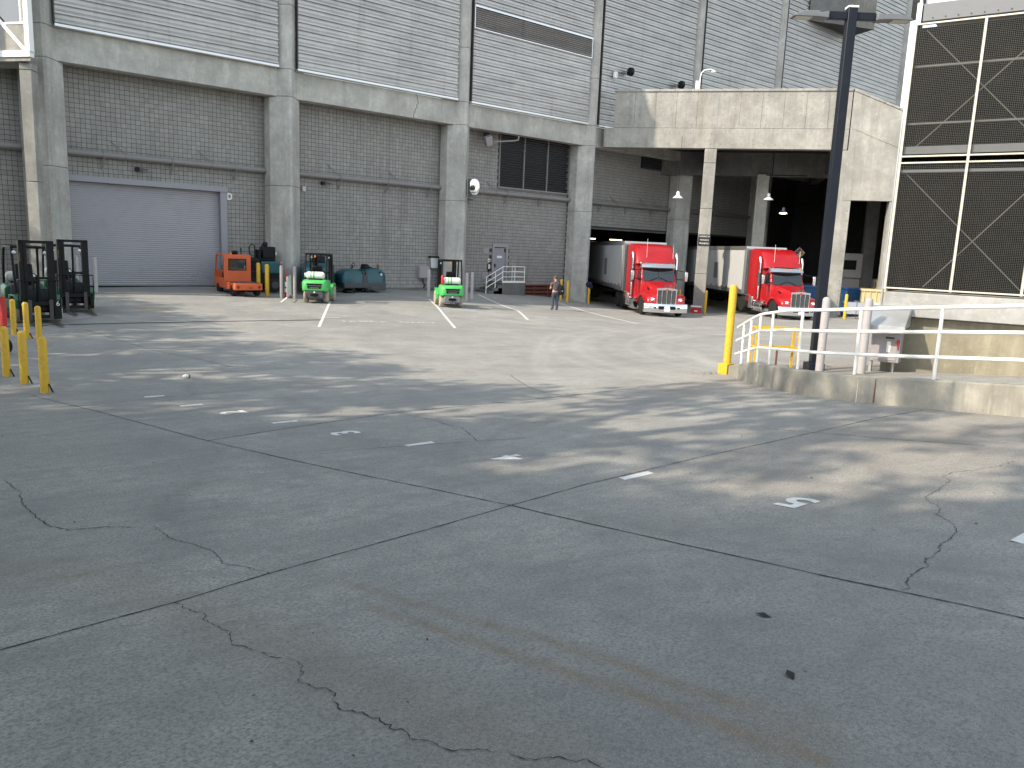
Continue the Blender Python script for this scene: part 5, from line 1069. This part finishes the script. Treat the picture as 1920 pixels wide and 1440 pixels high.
def dumpster(loc, rot, label, mat, w, d, h, lid=True):
    t = thing('dumpster', label, 'dumpster', loc, rot)
    MB().prism([(-d/2,.15),(-d/2-.15,h),(d/2,h),(d/2,.15)], -w/2, w/2, 'x').build('bin', mat, t, bevel=0.02)
    for x in np.linspace(-w/2+.12,w/2-.12,6): MB().bar((x,-d/2-.02,.2),(x,-d/2-.17,h-.05),.07,.06).build('rib', mat, t)
    MB().box(-w/2-.06,w/2+.06,-d/2-.22,d/2+.04,h-.1,h+.02).build('rim', mat, t, bevel=0.01)
    if lid: MB().box(-w/2,w/2,-d/2-.1,d/2,h+.03,h+.09).build('lid', M['black'], t, bevel=0.02)
    MB().box(-.25,.05,-d/2-.19,-d/2-.17,h*.5,h*.5+.2).build('sticker', M['white'], t)
    for x in (-w/2+.2,w/2-.2): MB().box(x-.06,x+.06,-d/2,d/2,0,.15).build('skid', M['black'], t)
dumpster((48.3,28.0,-.25), CA, 'blue steel dumpster standing behind the second red truck', M['blue'], 2.6, 1.7, 2.1)
dumpster((52.3,26.2,-.25), CA, 'blue steel dumpster in the shade right of the canopy pier', M['blue'], 1.6, 1.5, 2.0, False)
dumpster((50.6,23.9,-.2), R(-60), 'beige dumpster with a rounded front beside the cooling tower', M['beige'], 2.0, 1.6, 2.0, False)
dumpster((53.2,24.4,-.2), R(-60), 'beige dumpster behind the rounded beige dumpster', M['beige'], 1.8, 1.6, 2.5, False)
t = thing('compactor', 'pale grey waste compactor in the dark behind the dumpsters', 'machine', (58.5,30.0,-.3), CA)
MB().box(-2.2,2.2,-1,1,0,2.6).build('body', M['greyb'], t, bevel=0.05); MB().box(-1.2,1.4,-1.2,-.98,2.6,4.4).build('chute', M['greyb'], t, bevel=0.03); MB().box(-1.0,.2,-1.21,-1.2,3.2,3.9).build('opening', M['black'], t); MB().box(-1.5,-.7,-1.03,-1.0,1.1,2.2).build('notice', M['blue'], t)
gc = thing('wire_cart', 'grey wire-frame bin cart beside the yellow bollard at the pier', 'cart', (47.2,23.6,G(47.2,23.6)), CA)
MB().box(-.7,.7,-.4,.4,.95,1.0).box(-.7,.7,-.42,-.40,.3,.95).build('panel', M['galv'], gc)
for x in (-.7,0,.7): MB().box(x-.02,x+.02,-.43,-.39,.05,1.0).build('upright', M['dgrey'], gc)
for x in (-.6,.6): MB().cyl((x-.03,-.3,.08),(x+.03,-.3,.08),.08,n=12).build('castor', M['rubber'], gc)
bt = thing('crushed_can', 'small crushed white can lying alone on the yard', 'can', (4.79,15.34,G(4.79,15.34))); MB().ball((0,0,.04),(.06,.05,.04),9,6).build('shell', M['white'], bt); MB().lathe([(.035,-.05),(.04,-.03),(.028,.03)], 8, (.05,.02,.035), 'x').build('end', M['dgrey'], bt)
# ------------------------------------------------------------------ standing person seen from behind (faces local +y)
def skinned(name, chains, mat, parent, sub=2, root=0):
    """chains: list of [(point, radius), ...]; points closer than 1 mm are shared joints"""
    V = []; RR = []; E = []
    def idx(p, r):
        for i, q in enumerate(V):
            if (Vector(q)-Vector(p)).length < .001: return i
        V.append(tuple(p)); RR.append(r); return len(V)-1
    for ch in chains:
        ids = [idx(p, r) for p, r in ch]; E += list(zip(ids[:-1], ids[1:]))
    me = bpy.data.meshes.new(name); me.from_pydata(V, E, []); me.materials.append(mat)
    o = bpy.data.objects.new(name, me); COL.objects.link(o)
    md = o.modifiers.new('skin', 'SKIN'); md.use_smooth_shade = True
    if not me.skin_vertices: raise RuntimeError('no skin layer')
    for i, sv in enumerate(me.skin_vertices[0].data):
        r = RR[i]; sv.radius = r if isinstance(r, tuple) else (r, r); sv.use_root = (i == root)
    sd = o.modifiers.new('sub', 'SUBSURF'); sd.levels = sub; sd.render_levels = sub
    dg = bpy.context.evaluated_depsgraph_get(); dg.update()
    me2 = bpy.data.meshes.new_from_object(o.evaluated_get(dg)); me2.name = name
    bpy.data.objects.remove(o)
    o = bpy.data.objects.new(name, me2); COL.objects.link(o); o.parent = parent
    if not me2.materials: me2.materials.append(mat)
    me2.polygons.foreach_set('use_smooth', [True]*len(me2.polygons))
    return o
pz = G(28.5,30.52)
pe = thing('person', 'person in a mauve shirt and grey jeans standing with back turned, bag on one shoulder', 'person', (28.5,30.52,pz), R(-22))
pel = (0,0,.96); che = (0,.02,1.30); nck = (0,.03,1.50); ban = (0,.055,1.56)
def leg(s): return [(pel,.13),((s*.10,0,.90),.105),((s*.115,.02,.50),.068),((s*.125,-.015,.10),.045),((s*.13,-.02,.045),.04),((s*.14,.13,.03),(.045,.028))]
armL = [(che,(.16,.11)),((-.13,.02,1.43),.08),((-.20,.02,1.40),.065),((-.27,.03,1.12),.045),((-.20,.26,1.10),.036),((-.14,.33,1.12),.03),((-.12,.37,1.125),(.035,.018))]
armR = [(che,(.16,.11)),((.13,.02,1.43),.08),((.20,.02,1.40),.065),((.25,.02,1.12),.045),((.20,.22,1.02),.036),((.13,.30,1.06),.03),((.11,.34,1.075),(.035,.018))]
def fingers(b, sx):
    out = []
    for k in range(4): out.append([(b,(.035,.018)),((b[0]+sx*(-.02+.014*k),b[1]+.05,b[2]+.018*(k-1.5)),.009),((b[0]+sx*.02,b[1]+.075-.004*k,b[2]+.018*(k-1.5)),.0085),((b[0]+sx*.035,b[1]+.06,b[2]+.018*(k-1.5)),.008)])
    out.append([(b,(.035,.018)),((b[0]+sx*.03,b[1]+.02,b[2]+.035),.010),((b[0]+sx*.045,b[1]+.045,b[2]+.035),.009)])
    return out
body = [[(pel,.13),((0,.0,1.12),(.145,.10)),(che,(.16,.11)),((0,.02,1.44),.09),(nck,.052),(ban,.055),((0,.075,1.63),(.076,.09)),((0,.085,1.70),(.078,.095)),((0,.07,1.755),(.055,.065))], leg(-1), leg(1), armL, armR] + fingers((-.12,.37,1.125), 1) + fingers((.11,.34,1.075), -1)
skinned('body', body, M['skin'], pe)
skinned('shirt', [[((0,0,.90),(.155,.115)),((0,.0,1.12),(.165,.12)),(che,(.18,.13)),((0,.02,1.44),(.12,.09)),((0,.03,1.50),.062)],[(che,(.18,.13)),((-.13,.02,1.43),.098),((-.20,.02,1.40),.085),((-.25,.027,1.20),.066)],[(che,(.18,.13)),((.13,.02,1.43),.098),((.20,.02,1.40),.085),((.24,.02,1.20),.066)]], M['shirt'], pe)
skinned('jeans', [[((0,0,1.0),(.15,.115)),(pel,(.15,.12)),((-.105,0,.84),.115),((-.118,.02,.50),.082),((-.125,-.012,.10),.066),((-.125,-.012,.05),.066)],[(pel,(.15,.12)),((.105,0,.84),.115),((.118,.02,.50),.082),((.125,-.012,.10),.066),((.125,-.012,.05),.066)]], M['jeans'], pe, root=1)
for s_ in (-1,1): skinned('shoe', [[((s_*.13,-.045,.05),.048),((s_*.133,.03,.042),(.048,.04)),((s_*.14,.14,.032),(.045,.03)),((s_*.142,.18,.03),(.035,.026))]], M['bag'], pe)
hr = MB().ball((0,.062,1.705),(.088,.103,.095),14,10).build('hair', M['hair'], pe)
for s_ in (-1,1): MB().ball((s_*.083,.085,1.675),(.014,.022,.032),8,6).build('ear', M['skin'], pe)
MB().ball((0,.185,1.665),(.014,.022,.02),8,6).build('nose', M['skin'], pe)
for s_ in (-1,1): MB().ball((s_*.032,.165,1.69),(.013,.010,.009),8,6).build('eye', M['white'], pe)
MB().box(-.025,.025,.166,.174,1.628,1.636).build('mouth', M['redp'], pe)
ph = thing('phone', 'phone held in both hands by the standing person', 'phone', (28.5,30.52,pz), R(-22)); MB().cbox((0,.42,1.13),(.075,.14,.01),(R(35),0,0)).build('case', M['black'], ph, bevel=0.004); MB().cbox((0,.417,1.137),(.067,.13,.004),(R(35),0,0)).build('screen', M['glass'], ph)
bp_ = thing('backpack', 'black backpack hanging from the right shoulder of the standing person', 'backpack', (28.5,30.52,pz), R(-22))
MB().loft([[(.27+w*math.cos(a), -.12+.10*w/.17*math.sin(a)-.02, z) for a in np.linspace(0,6.283,15)[:-1]] for z, w in ((.80,.08),(.83,.14),(.95,.17),(1.12,.165),(1.25,.13),(1.31,.06))]).build('pack', M['bag'], bp_, sharp=80)
MB().loft([[(.27+w*math.cos(a), -.23+.05*math.sin(a), z) for a in np.linspace(0,6.283,13)[:-1]] for z, w in ((.84,.08),(.88,.12),(1.0,.12),(1.06,.09))]).build('pocket', M['bag'], bp_, sharp=80)
MB().tube([(.27,-.06,1.28),(.21,-.05,1.44),(.17,.03,1.52),(.17,.13,1.42),(.22,.1,1.15),(.26,-.02,.95)], .022, 6).build('strap', M['bag'], bp_); MB().box(.25,.31,-.285,-.275,1.0,1.03).build('badge', M['white'], bp_)

# ------------------------------------------------------------------ trees outside the left edge of the view: they shade the yard
def tree_mesh(seed, n_leaf, rx, rz, leaf, ncl, rcl):
    rnd = np.random.default_rng(seed)
    tr = MB(); limbs = []
    tr.tube([(0,0,-.3),(.05,.03,1.2),(-.04,.06,2.6),(.08,0,4.0),(.1,.1,5.5)], [.26,.20,.17,.14,.10], 9)
    for k in range(9):
        a = k*2.4+rnd.uniform(-.3,.3); L = rnd.uniform(.5,.95)*rx; z0 = rnd.uniform(2.6,5.2); z1 = z0+rnd.uniform(.8,2.6)
        p1 = (L*.5*math.cos(a), L*.5*math.sin(a), (z0+z1)/2+.3); p2 = (L*math.cos(a), L*math.sin(a), z1); limbs += [p1, p2]
        tr.tube([(0,0,z0), p1, p2], [.09,.06,.025], 6)
    cl = []
    for k in range(ncl):
        d = rnd.normal(size=3); d /= np.linalg.norm(d); r = rnd.uniform(.25,1)**.5
        cl.append(np.array([d[0]*rx*r, d[1]*rx*r, 5.6+d[2]*rz*r]))
    cl += [np.array(p) for p in limbs[1::2]]
    v = []; f = []
    c = np.array(cl)[rnd.integers(0, len(cl), n_leaf)]
    off = rnd.normal(size=(n_leaf,3)); off /= np.linalg.norm(off, axis=1)[:,None]
    pos = c+off*(rnd.uniform(0,1,n_leaf)**.5*rcl)[:,None]*np.array([1,1,.7])
    nrm = rnd.normal(size=(n_leaf,3)); nrm /= np.linalg.norm(nrm, axis=1)[:,None]
    t1 = np.cross(nrm, rnd.normal(size=(n_leaf,3))); t1 /= np.linalg.norm(t1, axis=1)[:,None]; t2 = np.cross(nrm, t1)
    s = rnd.uniform(.7,1.3,n_leaf)[:,None]*leaf
    q = np.stack([pos-t1*s, pos-t2*s*.45, pos+t1*s, pos+t2*s*.45], 1).reshape(-1,3)
    me = bpy.data.meshes.new('crown'); me.from_pydata(q.tolist(), [], np.arange(n_leaf*4).reshape(-1,4).tolist()); me.materials.append(M['leaf'])
    return tr, me
protos = []
for sd, nl, rx, rz, lf in ((1,9000,3.0,2.4,.15),(2,3600,3.0,2.2,.16),(3,2400,3.2,2.3,.16)):
    tr, cme = tree_mesh(sd, nl, rx, rz, lf, *((34,1.05),(14,.95),(8,.9))[sd-1]); o = tr.build('trunk', M['bark'], None); protos.append((o.data, cme)); bpy.data.objects.remove(o)
TREES = [
 # dense ones beside and behind the camera
 (-6.5,3.0,0,1.12),(-9.5,6.5,0,1.4),(-5.0,-1.8,0,1.25),(-8.0,9.5,0,1.3),(-10.5,1.0,0,1.4),(-13.5,5.0,0,1.5),(-13.0,10.5,0,1.45),(-3.4,0.4,2,1.5),(-3.6,0.2,1,1.5),(-2.8,8.8,2,1.55),
 # looser row further along the left
 (-3.5,12.5,2,1.3),(-7.5,16.5,2,1.35),(-12.5,15.0,0,1.4),(-4.0,18.5,2,1.3),(-5.5,22.0,2,1.3),(-10.5,22.5,0,1.35),(-6.5,25.0,1,1.25),(-11.5,28.5,0,1.4),(-6.0,30.0,0,1.3),(-6.5,34.5,0,1.35),(-13.0,34.5,0,1.5),(-9.0,38.5,0,1.5),
]
for i, (x, y, k, s_) in enumerate(TREES):
    t = thing('shade_tree', ('leafy shade tree standing along the left edge of the yard', 'thin-crowned shade tree standing along the left edge of the yard', 'sparse young shade tree at the front of the row along the yard')[k], 'tree', (x, y, G(x,y)), random.uniform(0,6.28), 'shade trees along the yard')
    t.scale = (s_, s_, s_)
    for nm, me in (('trunk', protos[k][0]), ('crown', protos[k][1])):
        o = bpy.data.objects.new(nm, me); COL.objects.link(o); o.parent = t
